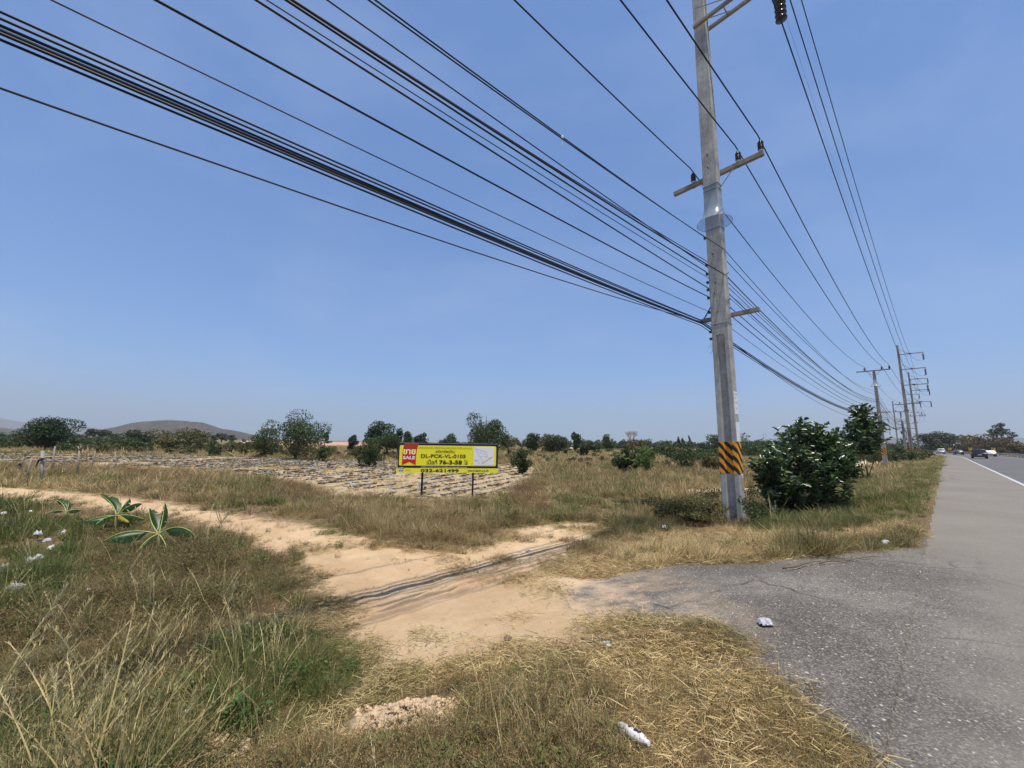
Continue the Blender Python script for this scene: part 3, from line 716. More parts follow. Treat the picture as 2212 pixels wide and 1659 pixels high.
def tall_pole(s, v, lab, H_=19.9):
    t, ab2, g = pole('utility_pole', lab, s, v, H_, 'tall', True, GP)
    for lv in (18.1, 15.4, 12.6):
        beam(t, 'crossarm', -.15, 3.1, -.2, lv - g, .13, M['arm'])
        b = MB(); b.bar((.05, -.2, lv + 1.05 - g), (1.3, -.2, lv - g), .06, .06); b.build('brace', M['steel'], t)
        disc_string(t, 3.0, -.2, lv - g - .05, lv - g - 1.35, .15, True)
        b = MB(); b.lathe([(0, lv - g - .12), (.13, lv - g - .12), (.15, lv - g + .1), (0, lv - g + .14)], 10, 1.42, -.32); b.build('clamp', M['darksteel'], t)
        # jumper loop
        b = MB(); b.tube([(1.42 + 1.58 * q, -.3, lv - g - 1.35 * q ** .6 - .35 * math.sin(math.pi * q)) for q in np.linspace(0, 1, 10)], .016, 5); b.build('jumper', M['cable'], t)
    beam(t, 'crossarm', -1.3, 1.95, -.22, 9.3 - g, .11, M['arm'])
    for xx in (-.65, .95, 1.75): insulator(t, xx, -.22, 9.35 - g, .34, .09, True)
    beam(t, 'crossarm', -.8, .8, -.22, 5.05 - g, .10, M['arm'])
    return t
tall_pole(97, -3.95, 'tall pole with three stacked arms, nearest of the distant row beside the road')
tall_pole(134, -4.0, 'second tall pole of the distant row beside the road')
tall_pole(172, -4.3, 'third tall pole of the distant row beside the road', 19.7)
tall_pole(210, -4.6, 'fourth tall pole of the distant row beside the road', 19.6)
tall_pole(248, -4.6, 'farthest tall pole of the distant row beside the road', 19.6)
short_pole(114, -5.5, 'thin short pole standing left of the distant tall row', 9.2)
short_pole(152, -6.2, 'thin short pole behind the nearest tall pole of the distant row', 9.0)
for i, (px, d, lab) in enumerate([(1651, 500, 'leftmost tiny three-armed pole on the skyline right of the striped pole'), (1704.6, 415, 'small three-armed pole above the dark tree line left of the broad bush'),
                                  (1740, 345, 'three-armed pole mostly hidden behind the broad bush top'), (1827, 275, 'three-armed pole rising between the broad bush and the tall sapling'),
                                  (1910, 215, 'three-armed pole seen just right of the short pole')]):
    p = at_depth(px, 966, d)
    t, ab2, g = pole('utility_pole', lab, 0, 0, 17.5, 'tall', True, 'poles crossing the far field', band=False, xy=(p.x, p.y), rz=RZ)
    for lv in (17.0, 13.6, 10.3): beam(t, 'crossarm', -.2, 3.2, 0, lv - g, .22, M['arm'])
    for lv in (17.0, 13.6, 10.3): disc_string(t, 3.0, 0, lv - g, lv - g - 1.6, .2, True)

# ------------------------------------------------------------------ cables
def cable(label, pts, sags, r, mat='cable', group=None, cat='cable', segs=26, name='overhead_cable', loc=None):
    P = []
    for i in range(len(pts) - 1):
        (s0, v0, z0), (s1, v1, z1) = pts[i], pts[i + 1]; sg = sags[min(i, len(sags) - 1)]
        for k in range(segs + (1 if i == len(pts) - 2 else 0)):
            t = k / segs; x, y = rp(s0 + (s1 - s0) * t, v0 + (v1 - v0) * t)
            P.append((x, y, z0 + (z1 - z0) * t - 4 * sg * t * (1 - t)))
    b = MB(); b.tube(P, r * 1.2, 7); o = b.build(name, M[mat], None, True)
    return tag(o, label, cat, group)
GC = 'cables strung along the poles'
ZA = 9.93
TW = 9.72
cable('long black cable tied to the left insulator of the big pole', [(-32, -4.37, ZA), (11.2, -4.37, ZA), (54, -4.83, ZA), (97, -4.7, TW), (134, -4.7, TW), (172, -4.9, TW), (210, -5.2, TW)], [.95, 1.0, .9, .8], .0125, group=GC)
cable('long black cable tied to the middle insulator of the big pole', [(-32, -3.12, ZA), (11.2, -3.12, ZA), (54, -3.53, ZA), (97, -3.0, TW), (134, -3.05, TW), (172, -3.3, TW), (210, -3.6, TW)], [.95, 1.0, .9, .8], .0125, group=GC)
cable('long black cable tied to the rightmost insulator of the big pole', [(-32, -2.57, ZA), (11.2, -2.57, ZA), (54, -2.97, ZA), (97, -2.2, TW), (134, -2.25, TW), (172, -2.5, TW), (210, -2.8, TW)], [.95, 1.0, .9, .8], .0125, group=GC)
for lab, z0, z1 in (('high voltage line hanging from the large black insulator, thickest of the three upper right lines', 12.80, 12.5), ('middle one of the three high voltage lines at upper right', 15.23, 15.3), ('rightmost of the three high voltage lines at upper right', 17.55, 18.0)):
    cable(lab, [(-75, -1.80, z0), (11.2, -1.80, z0), (97, -2.55, z1), (134, -2.6, z1), (172, -2.9, z1 - .2), (210, -3.2, z1 - .2), (248, -3.2, z1 - .3)], [1.7, 1.7, .7], .0135, group=GC, segs=34)
cable('faint thin grey earth wire high in the sky right of the big pole', [(-75, -2.6, 19.9), (11.2, -2.6, 19.9), (97, -3.95, 19.9), (134, -4, 19.9)], [1.2, 1.2, .6], .004, 'cable_grey', GC, segs=34)
LW = [  # label, z at big pole, v there, sag, radius, v and z at the short pole, material
    ('highest communication cable, tied to the hook just under the clear guard', 7.57, -4.08, 1.04, .009, -4.35, 7.4, 'cable'),
    ('upper of two cables passing in front of the big pole to its bright face', 7.02, -3.60, 1.2, .008, -4.0, 6.9, 'cable'),
    ('cable just below the two joined by a small white tag', 6.68, -4.09, .40, .008, -4.1, 6.5, 'cable'),
    ('lower of two cables passing in front of the big pole to its bright face', 6.25, -3.60, .93, .0115, -4.05, 6.3, 'cable'),
    ('top strand of the middle cable bundle left of the big pole', 6.85, -4.09, 1.0, .008, -4.1, 6.4, 'cable'),
    ('thick lower strand of the middle cable bundle left of the big pole', 6.54, -4.13, .60, .0115, -4.25, 6.26, 'cable'),
    ('thin cable just under the middle bundle', 6.33, -4.07, .59, .006, -4.1, 6.1, 'cable'),
    ('dark cable just above the lone cable crossing mid sky', 5.98, -4.04, .265, .0105, -4.2, 5.85, 'cable'),
    ('lone dark cable crossing the middle of the sky', 5.74, -4.06, .68, .0105, -4.2, 5.55, 'cable'),
    ('thin lone cable just above the lowest thick bundle', 5.32, -4.08, .70, .006, -4.2, 5.35, 'cable_brown'),
    ('uppermost strand of the lowest thick bundle', 5.16, -4.36, .59, .009, -4.45, 5.2, 'cable'),
    ('second strand of the lowest thick bundle', 5.13, -4.34, .635, .009, -4.42, 5.17, 'cable'),
    ('third strand of the lowest thick bundle', 5.10, -4.37, .64, .010, -4.45, 5.14, 'cable'),
    ('thickest strand of the lowest bundle, catching sunlight along its top', 5.07, -4.33, .685, .014, -4.42, 5.1, 'cable'),
    ('second lowest strand of the lowest thick bundle', 5.02, -4.30, .675, .010, -4.42, 5.05, 'cable'),
    ('lowest strand of the lowest thick bundle', 5.00, -4.36, .66, .009, -4.38, 5.02, 'cable'),
    ('lowest sagging thin paired wire that crosses under all the others', 4.98, -4.10, 1.28, .007, -4.2, 5.0, 'cable_brown')]
for i, (lab, z, v, sg, r, v2, z2, mt) in enumerate(LW):
    cable(lab, [(-32, v, z), (11.2, v, z), (54, v2, z2), (97, -4.5 - .02 * i, 5.15 + .45 * (z2 - 5)), (114, -5.3, 5.2 + .4 * (z2 - 5)), (152, -6.0, 5.2 + .3 * (z2 - 5))], [sg, (.95 if i < 9 else .85 if i < 16 else 1.3), .8, .2, .5], r, mt, GC)
b = MB(); x, y = rp(4.82, -4.05); b.lathe([(0, 0), (.022, 0), (.024, .035), (.015, .055), (0, .055)], 8); b.bar((0, 0, 0), (0.0, 0, -.12), .006, .006)
o = b.build('cable_tag', M['whitepl']); o.location = (x, y, 6.98); tag(o, 'tiny white tag hanging where two high cables meet', 'tag')

# ------------------------------------------------------------------ sale sign
pA = np.array(gp(911, 1078, -.5)); pB = np.array(gp(1020, 1078, -.5)); dr = (pB - pA) / np.linalg.norm(pB - pA)
ang = math.atan2(dr[1], dr[0])
def on_plane(px, py):
    r = ray(px, py); # intersect with vertical plane through pA along dr
    n = np.array([-dr[1], dr[0]]); t = (pA @ n) / (r[:2] @ n); p = r * t; return (p[:2] - pA) @ dr, p[2] + HC
K = 1 / 1.8228
tl = on_plane((1520 + 232 / 4.608) * K, (1700 + 203 / 4.608) * K); br = on_plane((1520 + 2026 / 4.608) * K, (1700 + 747 / 4.608) * K)
SW = br[0] - tl[0]; SH = tl[1] - br[1]
org = pA + dr * tl[0]
sg = thing('sale_sign', 'yellow and navy land sale signboard on two black posts by the striped field', 'sign', (org[0], org[1], 0), ang)
zb = br[1]
def sx(x): return (x - 228) / 1798 * SW
def sz(y): return zb + (748 - y) / 545 * SH
def panel(parent, name, mat, pts, y0, y1):
    n = len(pts); b = MB(); b.add([(sx(x), y0, sz(y)) for x, y in pts] + [(sx(x), y1, sz(y)) for x, y in pts],
        [tuple(range(n)), tuple(range(n, 2 * n))[::-1]] + [(i, n + i, n + (i + 1) % n, (i + 1) % n) for i in range(n)])
    return b.build(name, mat, parent)
def rrect(x0, x1, y0, y1, r, n=5):
    out = []
    for cx_, cy_, a0 in ((x0 + r, y0 + r, 180), (x1 - r, y0 + r, 270), (x1 - r, y1 - r, 0), (x0 + r, y1 - r, 90)):
        for k in range(n + 1):
            a = math.radians(a0 + 90 * k / n); out.append((cx_ + r * math.cos(a), cy_ + r * math.sin(a)))
    return out
brd = panel(sg, 'board', M['navy'], [(230, 202), (2026, 202), (2026, 748), (230, 748)], 0.0, 0.05)
panel(sg, 'frame', M['signback'], [(232, 197), (2024, 197), (2024, 202), (232, 202)], -.002, .055)
panel(sg, 'yellow_panel', M['yellow'], rrect(250, 1990, 243, 622, 26), -0.003, 0.001)
panel(sg, 'yellow_strip', M['yellow'], [(214, 668), (2030, 664), (2030, 748), (212, 752)], -0.006, 0.001)
panel(sg, 'ribbon', M['darkred'], [(338, 203), (592, 203), (570, 260), (556, 320), (308, 320), (318, 260)], -0.007, -.003)
panel(sg, 'ribbon', M['red'], [(308, 320), (556, 320), (548, 420), (545, 614), (430, 552), (303, 614), (302, 400)], -0.0075, -.003)
mpn = panel(sg, 'map_panel', M['white'], rrect(1578, 1952, 256, 604, 30), -0.006, -.003)
def mline(pts, mat, w):
    b = MB()
    for p, q in zip(pts[:-1], pts[1:]):
        b.bar((sx(p[0]), -.008, sz(p[1])), (sx(q[0]), -.008, sz(q[1])), .002, w)
    b.build('map_line', mat, mpn)
mline([(1612, 292), (1800, 350), (1832, 420), (1810, 470)], M['mapgrey'], .012); mline([(1612, 292), (1640, 360), (1680, 430), (1760, 535)], M['mapgrey'], .012)
mline([(1640, 345), (1815, 405)], M['mapgrey'], .006); mline([(1680, 435), (1825, 440)], M['mapgrey'], .006)
mline([(1588, 495), (1640, 520), (1700, 572)], M['mapgrey'], .012); mline([(1588, 530), (1700, 498)], M['mapgrey'], .008)
mline([(1732, 572), (1925, 445)], M['maporange'], .026); mline([(1835, 450), (1870, 460), (1850, 490)], M['maporange'], .005)
T_ = lambda s, x0, x1, y1, y0, m, bold=0.0, y=-.0095: text(sg, s, sx(x0), sx(x1), sz(y1), sz(y0), M[m], y, bold)
T_('ขาย', 312, 535, 415, 318, 'cream', .035); T_('SALE', 313, 532, 506, 445, 'white', .035)
T_('บริษัทบริหารสินทรัพย์กรุงเทพพาณิชย์ จำกัด (มหาชน)', 580, 1540, 312, 262, 'olive', .008)
T_('รหัสทรัพย์สิน', 890, 1236, 378, 325, 'ink', .012)
T_('DL-PCK-VL-0105', 632, 1436, 474, 407, 'ink', .022)
T_('เนื้อที่', 742, 925, 596, 505, 'ink', .015); T_('76-3-58', 962, 1372, 596, 516, 'ink', .035); T_('ไร่', 1410, 1472, 596, 508, 'ink', .015)
T_('ทรัพย์สินของบริษัท ห้ามบุกรุก หากฝ่าฝืนจะถูกดำเนินคดีตามกฎหมาย', 640, 1462, 662, 634, 'white', .01, -.004)
T_('032-621499', 640, 1320, 744, 681, 'ink', .035); T_('www.bam.co.th', 1475, 1858, 727, 686, 'ink', .02)
T_('Call Center', 368, 475, 722, 704, 'olive', .01); T_('ศูนย์บริการ', 370, 455, 700, 688, 'olive', .0)
lg = panel(sg, 'logo', M['ink'], [(262, 642), (330, 642), (346, 660), (340, 688), (250, 688), (245, 660)], -.009, -.004)
panel(lg, 'logo_lower', M['white'], [(250, 690), (340, 690), (340, 738), (250, 738)], -.009, -.004)
text(lg, 'บสก', sx(258), sx(334), sz(684), sz(652), M['cream'], -.0105, .02); text(lg, 'BAM', sx(256), sx(336), sz(730), sz(702), M['ink'], -.0105, .03)
for px in (668, 1577):
    b = MB(); b.box(sx(px) - .035, sx(px) + .035, .052, .115, -.75, zb + SH * .9); b.build('post', M['black'], sg)
    b = MB(); b.lathe([(0.0, -.52), (.22, -.52), (.2, -.46), (.0, -.44)], 9, sx(px), .085)
    b.v = [(x + .02 * math.sin(9 * y), y, z) for x, y, z in b.v]; b.build('footing', simple('footing_cement', (.5, .46, .4), (.4, .36, .3), 9, .9), sg)

# ------------------------------------------------------------------ guard rail, chevrons, cars
gr = thing('guardrail', 'long grey steel guardrail bending left along the far side of the highway', 'guardrail')
b = MB(); ss = np.arange(64, 340, 4.0)
for q0, q1 in zip(ss[:-1], ss[1:]):
    for dz, off in ((.82, 0), (.74, -.05), (.66, 0), (.58, -.05), (.50, 0)):
        pass
prof = [(10.6, .50), (10.53, .56), (10.6, .64), (10.6, .68), (10.53, .76), (10.6, .82), (10.615, .82), (10.56, .76), (10.615, .66), (10.56, .56), (10.615, .50)]
vs = []; fs = []
for q in ss:
    for vv, zz in prof: x, y = rp(q, vv); vs.append((x, y, zz))
n = len(prof)
for i in range(len(ss) - 1):
    for k in range(n): fs.append((i * n + k, i * n + (k + 1) % n, (i + 1) * n + (k + 1) % n, (i + 1) * n + k))
b.add(vs, fs); b.build('rail', simple('dull_guardrail_steel', (.34, .36, .36), (.25, .26, .26), 2, .5, .4), gr)
for q in ss:
    x, y = rp(q, 10.72); b = MB(); b.box(-.06, .06, -.08, .08, -.35, .82); o = b.build('post', M['steel'], gr, loc=(x, y, 0))
M['chev'] = simple('yellow_sign_face', (0.75, 0.42, 0.02), (.7, .38, .02), 3, .5)
for i, (s_, lab) in enumerate([(170, 'yellow chevron sign right of the near dark car'), (198, 'yellow chevron sign above the gap between the two dark cars'), (224, 'yellow chevron sign behind the far white car')]):
    x, y = rp(s_, 11.2); t = thing('chevron_sign', lab, 'road sign', (x, y, 0), road_dir(s_) - math.pi / 2, 'chevron signs on the bend')
    b = MB(); b.box(-.4, .4, -.015, .015, 1.25, 2.15); b.build('sign_face', M['chev'], t)
    b = MB(); b.add([(.22, -.02, 1.3), (-.22, -.02, 1.7), (.22, -.02, 2.1), (.0, -.02, 2.1), (-.38, -.02, 1.7), (.0, -.02, 1.3)], [(0, 1, 4, 5), (1, 2, 3, 4)]); b.build('arrow', M['black'], t)
    b = MB(); b.tube([(0, .05, -.5), (0, .05, 2.1)], .035, 8); b.build('post', M['steel'], t)

M['glass'] = simple('dark_window_glass', (.02, .022, .026), (.025, .028, .03), 2, .08, 0, .6)
M['tyre'] = simple('tyre_rubber', (.018, .018, .018), (.024, .023, .022), 9, .85)
M['rim'] = simple('alloy_rim', (.35, .35, .36), (.3, .3, .3), 9, .35, .8)
M['taillamp'] = simple('red_tail_lamp', (.35, .01, .01), (.28, .01, .01), 5, .25, 0, .5)
M['platew'] = simple('number_plate', (.7, .7, .68), (.65, .65, .62), 5, .5)
def car(label, s, v, paint, suv, L_=4.5, Wd=1.8, name='car', pickup=False):
    x, y = rp(s, v); t = thing(name, label, 'car', (x, y, 0), road_dir(s), 'cars on the highway')
    hh = 1.72 if suv else 1.45; belt = 1.02 if suv else .92; l = L_ / 2
    # side outline of the lower body (x forward, z)
    body = [(-l, .42), (-l + .02, belt - .12), (-l + .1, belt), (l * .42, belt + .02), (l * .86, belt - .18), (l - .03, belt - .36), (l, .38), (l - .15, .24), (-l + .15, .26)]
    if suv: cab = [(-l + .12, belt), (-l + .32, hh - .1), (-l + .6, hh), (l * .1, hh - .02), (l * .30, hh - .2), (l * .52, belt + .02)]
    else: cab = [(-l + .5, belt), (-l + .98, hh - .08), (-l + 1.35, hh), (l * .05, hh - .02), (l * .22, hh - .14), (l * .52, belt + .02)]
    def slab(poly, w0, top, wt):
        n = len(poly); vs = []; zs = [p[1] for p in poly]; z0, z1 = min(zs), max(zs)
        for sgn in (-1, 1):
            for px, pz in poly:
                f = (pz - z0) / (z1 - z0); w = w0 + (wt - w0) * f ** 1.5; vs.append((px, sgn * w, pz))
        b = MB(); b.add(vs, [tuple(range(n)), tuple(range(n, 2 * n))[::-1]] + [(i, n + i, n + (i + 1) % n, (i + 1) % n) for i in range(n)]); return b
    w = Wd / 2
    def bev(o, wd=.05):
        m_ = o.modifiers.new('bevel', 'BEVEL'); m_.width = wd; m_.segments = 3; m_.limit_method = 'ANGLE'; m_.angle_limit = math.radians(25)
        for p in o.data.polygons: p.use_smooth = True
    o = slab(body, w, 0, w * .96).build('body', paint, t); bev(o, .07)
    o = slab(cab, w * .94, 0, w * .74).build('cabin', paint, t); bev(o, .05)
    # windows
    gz0, gz1 = belt + .06, hh - .13
    def wat(z): f = (z - belt) / (hh - belt); return w * .94 + (w * .74 - w * .94) * f ** 1.5
    for sgn in (-1, 1):
        b = MB(); xr = -l + (.45 if suv else .98); xf = l * .38
        b.add([(xr, sgn * (wat(gz0) + .006), gz0), (xf, sgn * (wat(gz0) + .006), gz0), (xf - .32, sgn * (wat(gz1) + .006), gz1), (xr + .22, sgn * (wat(gz1) + .006), gz1)], [(0, 1, 2, 3)]); b.build('side_window', M['glass'], t)
    if suv: r0, r1 = (-l + .145, gz0), (-l + .30, gz1)
    else: r0, r1 = (-l + .56, gz0), (-l + .97, gz1)
    dx = -.012
    b = MB(); b.add([(r0[0] + dx, -wat(r0[1]) + .1, r0[1]), (r0[0] + dx, wat(r0[1]) - .1, r0[1]), (r1[0] + dx, wat(r1[1]) - .1, r1[1]), (r1[0] + dx, -wat(r1[1]) + .1, r1[1])], [(0, 1, 2, 3)]); b.build('rear_window', M['glass'], t)
    b = MB(); b.add([(l * .515, -w * .8, belt + .05), (l * .515, w * .8, belt + .05), (l * .245, w * .66, gz1), (l * .245, -w * .66, gz1)], [(0, 1, 2, 3)]); b.build('windscreen', M['glass'], t)
    for sgn in (-1, 1):
        b = MB(); b.box(-l - .012, -l + .12, min(sgn * (w - .03), sgn * (w - .38)), max(sgn * (w - .03), sgn * (w - .38)), belt - .26, belt - .10); b.build('tail_lamp', M['taillamp'], t)
        b = MB(); b.box(l - .22, l - .02, min(sgn * (w - .06), sgn * (w - .42)), max(sgn * (w - .06), sgn * (w - .42)), .56, .68); b.build('headlamp', M['white'], t)
    b = MB(); b.box(-l - .03, -l + .1, -w * .93, w * .93, .30, .52); o = b.build('rear_bumper', M['tyre'], t); bev(o, .03)
    b = MB(); b.box(-l - .036, -l - .028, -.24, .24, .60, .72); b.build('number_plate', M['platew'], t)
    for xx in (-l + .82, l - .85):
        for sgn in (-1, 1):
            b = MB(); b.tube([(xx, sgn * (w - .22), .33), (xx, sgn * (w + .01), .33)], .33, 18); o = b.build('wheel', M['tyre'], t)
            b = MB(); b.tube([(xx, sgn * (w - .0), .33), (xx, sgn * (w + .016), .33)], .2, 14); b.build('rim', M['rim'], o)
    return t
def paint(name, c): return simple(name, c, tuple(x * .95 for x in c), 2, .22, 0.1, .6)
pb = paint('black_paint', (.012, .012, .016)); pw = paint('white_paint', (.75, .76, .78)); pg = paint('dark_grey_paint', (.03, .033, .045))
car('black sport utility car seen from behind, nearest of the four cars', 112, 4.05, pb, True, 4.6, 1.88)
car('white saloon car overtaking beside the nearest black car', 150, 8.0, pw, False, 4.5, 1.78)
car('dark grey car ahead of the black one, second in the row from the left', 178, 5.6, pg, False, 4.6, 1.8)
car('white car farthest away, leftmost, entering the bend', 200, 4.7, pw, True, 4.4, 1.76)

# ------------------------------------------------------------------ foliage geometry
def unit(rs, n):
    a = rs.normal(size=(n, 3)); return a / (np.linalg.norm(a, axis=1, keepdims=True) + 1e-9)
def strips(rs, root, d, L, w, droop, seg=3, tip=0.12):
    n = len(root); t = np.linspace(0, 1, seg + 1)
    side = np.cross(d, unit(rs, n)); side /= (np.linalg.norm(side, axis=1, keepdims=True) + 1e-9)
    P = root[:, None, :] + d[:, None, :] * (L[:, None] * t[None])[..., None]
    P[..., 2] -= droop[:, None] * L[:, None] * (t[None] ** 2)
    ww = w[:, None] * np.clip(1 - t[None] ** 2.2, tip, 1)
    A = P - side[:, None, :] * ww[..., None] * .5; B = P + side[:, None, :] * ww[..., None] * .5
    V_ = np.stack([A, B], 2).reshape(-1, 3)
    I = np.arange(n * (seg + 1) * 2).reshape(n, seg + 1, 2)
    Q = np.stack([I[:, :-1, 0], I[:, :-1, 1], I[:, 1:, 1], I[:, 1:, 0]], -1).reshape(-1, 4)
    return V_, Q, (seg + 1) * 2
def join(parts):
    V_, Q_, T_ = [], [], []; b = 0
    for v, q, t in parts: V_.append(v); Q_.append(q + b); T_.append(t); b += len(v)
    return np.vstack(V_), np.vstack(Q_), np.concatenate(T_)
def tuft(seed, n, h, spread, lean, w, droop=.35, seg=3, tone=(0, 1)):
    rs = np.random.RandomState(seed); ph = rs.rand(n) * 2 * np.pi; rr = spread * np.sqrt(rs.rand(n))
    root = np.stack([rr * np.cos(ph), rr * np.sin(ph), np.full(n, -.03)], 1)
    a2 = ph + rs.normal(size=n) * 0.9; th = np.abs(rs.normal(size=n)) * lean + .05
    d = np.stack([np.sin(th) * np.cos(a2), np.sin(th) * np.sin(a2), np.cos(th)], 1)
    L = h * (.45 + .75 * rs.rand(n)); v, q, k = strips(rs, root, d, L, w * (.6 + .8 * rs.rand(n)), droop * rs.rand(n), seg)
    return v, q, np.repeat(tone[0] + (tone[1] - tone[0]) * rs.rand(n), k)
def litter(seed, n, R, L, w, zmax=.05):
    rs = np.random.RandomState(seed); ph = rs.rand(n) * 2 * np.pi; rr = R * np.sqrt(rs.rand(n))
    root = np.stack([rr * np.cos(ph), rr * np.sin(ph), rs.rand(n) * zmax - .005], 1)
    a2 = rs.rand(n) * 2 * np.pi; el = rs.normal(size=n) * .16 + .08
    d = np.stack([np.cos(el) * np.cos(a2), np.cos(el) * np.sin(a2), np.sin(el)], 1)
    v, q, k = strips(rs, root, d, L * (.4 + .9 * rs.rand(n)), w * (.6 + .8 * rs.rand(n)), rs.rand(n) * .2, 2, .5)
    return v, q, np.repeat(rs.rand(n), k)
def twiggy(seed, ns, h, spread, ntw, w, leafn=0, leaf=.012):
    """wiry weed: stems, many side twigs and tiny leaves"""
    rs = np.random.RandomState(seed); ph = rs.rand(ns) * 2 * np.pi
    root = np.stack([.04 * np.cos(ph), .04 * np.sin(ph), np.full(ns, -.02)], 1)
    th = .25 + rs.rand(ns) * 1.0; d = np.stack([np.sin(th) * np.cos(ph), np.sin(th) * np.sin(ph), np.cos(th)], 1)
    L = h * (.6 + .6 * rs.rand(ns)); v, q, k = strips(rs, root, d, L, np.full(ns, w), np.full(ns, .3), 4, .4)
    parts = [(v, q, np.repeat(rs.rand(ns) * .5, k))]
    i = rs.randint(0, ns, ntw); t = .15 + .85 * rs.rand(ntw)
    r2 = root[i] + d[i] * (L[i] * t)[:, None]; r2[:, 2] -= .3 * L[i] * t ** 2
    d2 = unit(rs, ntw) + d[i] * .8 + np.array([0, 0, .3]); d2 /= np.linalg.norm(d2, axis=1, keepdims=True)
    L2 = h * (.12 + .25 * rs.rand(ntw)); v, q, k = strips(rs, r2, d2, L2, np.full(ntw, w * .7), rs.rand(ntw) * .3, 2, .4)
    parts.append((v, q, np.repeat(rs.rand(ntw), k)))
    if leafn:
        j = rs.randint(0, ntw, leafn); r3 = r2[j] + d2[j] * (L2[j] * rs.rand(leafn))[:, None]
        v, q, k = strips(rs, r3, unit(rs, leafn), leaf * (.7 + rs.rand(leafn)), np.full(leafn, leaf * .6), np.zeros(leafn), 1, .3)
        parts.append((v, q, np.repeat(.3 + .7 * rs.rand(leafn), k)))
    return join(parts)
def leaves6(rs, p, d, up, L, w, fold=.25):
    """ovate leaf folded along its midrib; p base, d direction"""
    n = len(p); s = np.cross(d, up); s /= (np.linalg.norm(s, axis=1, keepdims=True) + 1e-9); nrm = np.cross(s, d)
    L = L[:, None]; w = w[:, None]
    q0 = p; q3 = p + d * L - nrm * L * .12
    mk = lambda t, sg: p + d * L * t + s * w * sg * .5 + nrm * w * fold
    V_ = np.stack([q0, mk(.3, -1), mk(.7, -.8), q3, mk(.7, .8), mk(.3, 1)], 1).reshape(-1, 3)
    b = np.arange(n)[:, None] * 6
    Q = np.vstack([b + np.array([[0, 1, 2, 3]]), b + np.array([[0, 3, 4, 5]])])
    return V_, Q, np.repeat(rs.rand(n), 6)
def crown(rs, Wd, H_, zb, n, leaf, lobes=11, spread=.62, c=(0, 0), rl=(.30, .52), taper=0.0, asp=.55):
    u_ = unit(rs, lobes) * (rs.rand(lobes, 1) ** (1 / 2.2)); lc = u_ * np.array([Wd / 2 * spread, Wd / 2 * spread, H_ / 2 * spread])
    if taper: lc[:, :2] *= (1 - taper * (lc[:, 2:3] / (H_ / 2) + 1) / 2)
    lr = (rl[0] + (rl[1] - rl[0]) * rs.rand(lobes))
    if taper: lr *= (1 - taper * .7 * (lc[:, 2] / (H_ / 2) + 1) / 2)
    i = rs.choice(lobes, n, p=lr ** 2 / (lr ** 2).sum()); d = unit(rs, n)
    rad = .5 + .5 * np.sqrt(rs.rand(n)); rad *= .82 + .36 * vnoise(d[:, 0] * 3 + i * 7.1, d[:, 1] * 3 + d[:, 2] * 2, 5)
    p = lc[i] + d * (lr[i] * rad)[:, None] * np.array([Wd / 2, Wd / 2, H_ / 2])
    p[:, 2] += zb + H_ / 2; p[:, 0] += c[0]; p[:, 1] += c[1]
    a = unit(rs, n); nn = d + unit(rs, n) * .9; b = np.cross(a, nn); b /= (np.linalg.norm(b, axis=1, keepdims=True) + 1e-9)
    s = leaf * (.6 + .8 * rs.rand(n))[:, None]
    V_ = np.stack([p - a * s * .5, p + b * s * .5 * asp, p + a * s * .5, p - b * s * .5 * asp], 1).reshape(-1, 3)
    Q = np.arange(n * 4).reshape(n, 4)
    tone = np.clip(.5 + (rs.rand(lobes)[i] - .5) * .5 + (rs.rand(n) - .5) * .7, 0, 1)
    return (V_, Q, np.repeat(tone, 4)), lc + np.array([c[0], c[1], zb + H_ / 2])

# ------------------------------------------------------------------ trees and bushes that can be told apart
def tree(name, label, cat, px, d, wpx, top, mat='lf_mid', n=2600, lf=.0, trunk=.25, lobes=11, seed=0, group=None, taper=0.0, spread=.70, base=None, bark='bark', rl=(.22, .46), tr=None):
    if lobes < 20: lobes += 5
    rs = np.random.RandomState(seed + 7); p = at_depth(px, 960, d); x, y = p.x, p.y
    z0 = Z(x, y); zt = at_depth(px, top, d).z; H_ = (zt - z0) * 1.17
    Wd = 1.32 * (at_depth(px + wpx / 2, 950, d) - at_depth(px - wpx / 2, 950, d)).x
    leaf = lf or max(.07, d * .0042)
    t = thing(name, label, cat, (x, y, z0), 0, group)
    (V_, Q, T_), lc = crown(rs, Wd, H_ * (1 - trunk) * .96, H_ * trunk, n, leaf, lobes, spread, taper=taper, rl=rl)
    mesh_obj('crown' if cat == 'tree' else 'foliage', V_, Q, M[mat], t, T_)
    b = MB(); r0 = tr or max(.04, H_ * .028); k = 6
    b.tube([(0, 0, -.2), (rs.normal() * .03 * H_, rs.normal() * .03 * H_, H_ * .25), (rs.normal() * .05 * H_, rs.normal() * .05 * H_, H_ * .55), (0, 0, H_ * .8)], [r0, r0 * .75, r0 * .45, r0 * .12], 7)
    for q in range(min(len(lc), 7)):
        e = lc[q]; s0 = Vector((0, 0, H_ * (trunk * .6 + .08 * q / 7))); m_ = (s0 + Vector(e)) / 2 + Vector((0, 0, -.04 * H_))
        b.tube([s0, m_, Vector(e)], [r0 * .5, r0 * .3, r0 * .08], 5)
    b.build('trunk' if cat == 'tree' else 'stems', M[bark], t, True)
    return t
FT = 'trees scattered beyond the field'; FB = 'bushes dotted over the rough land'
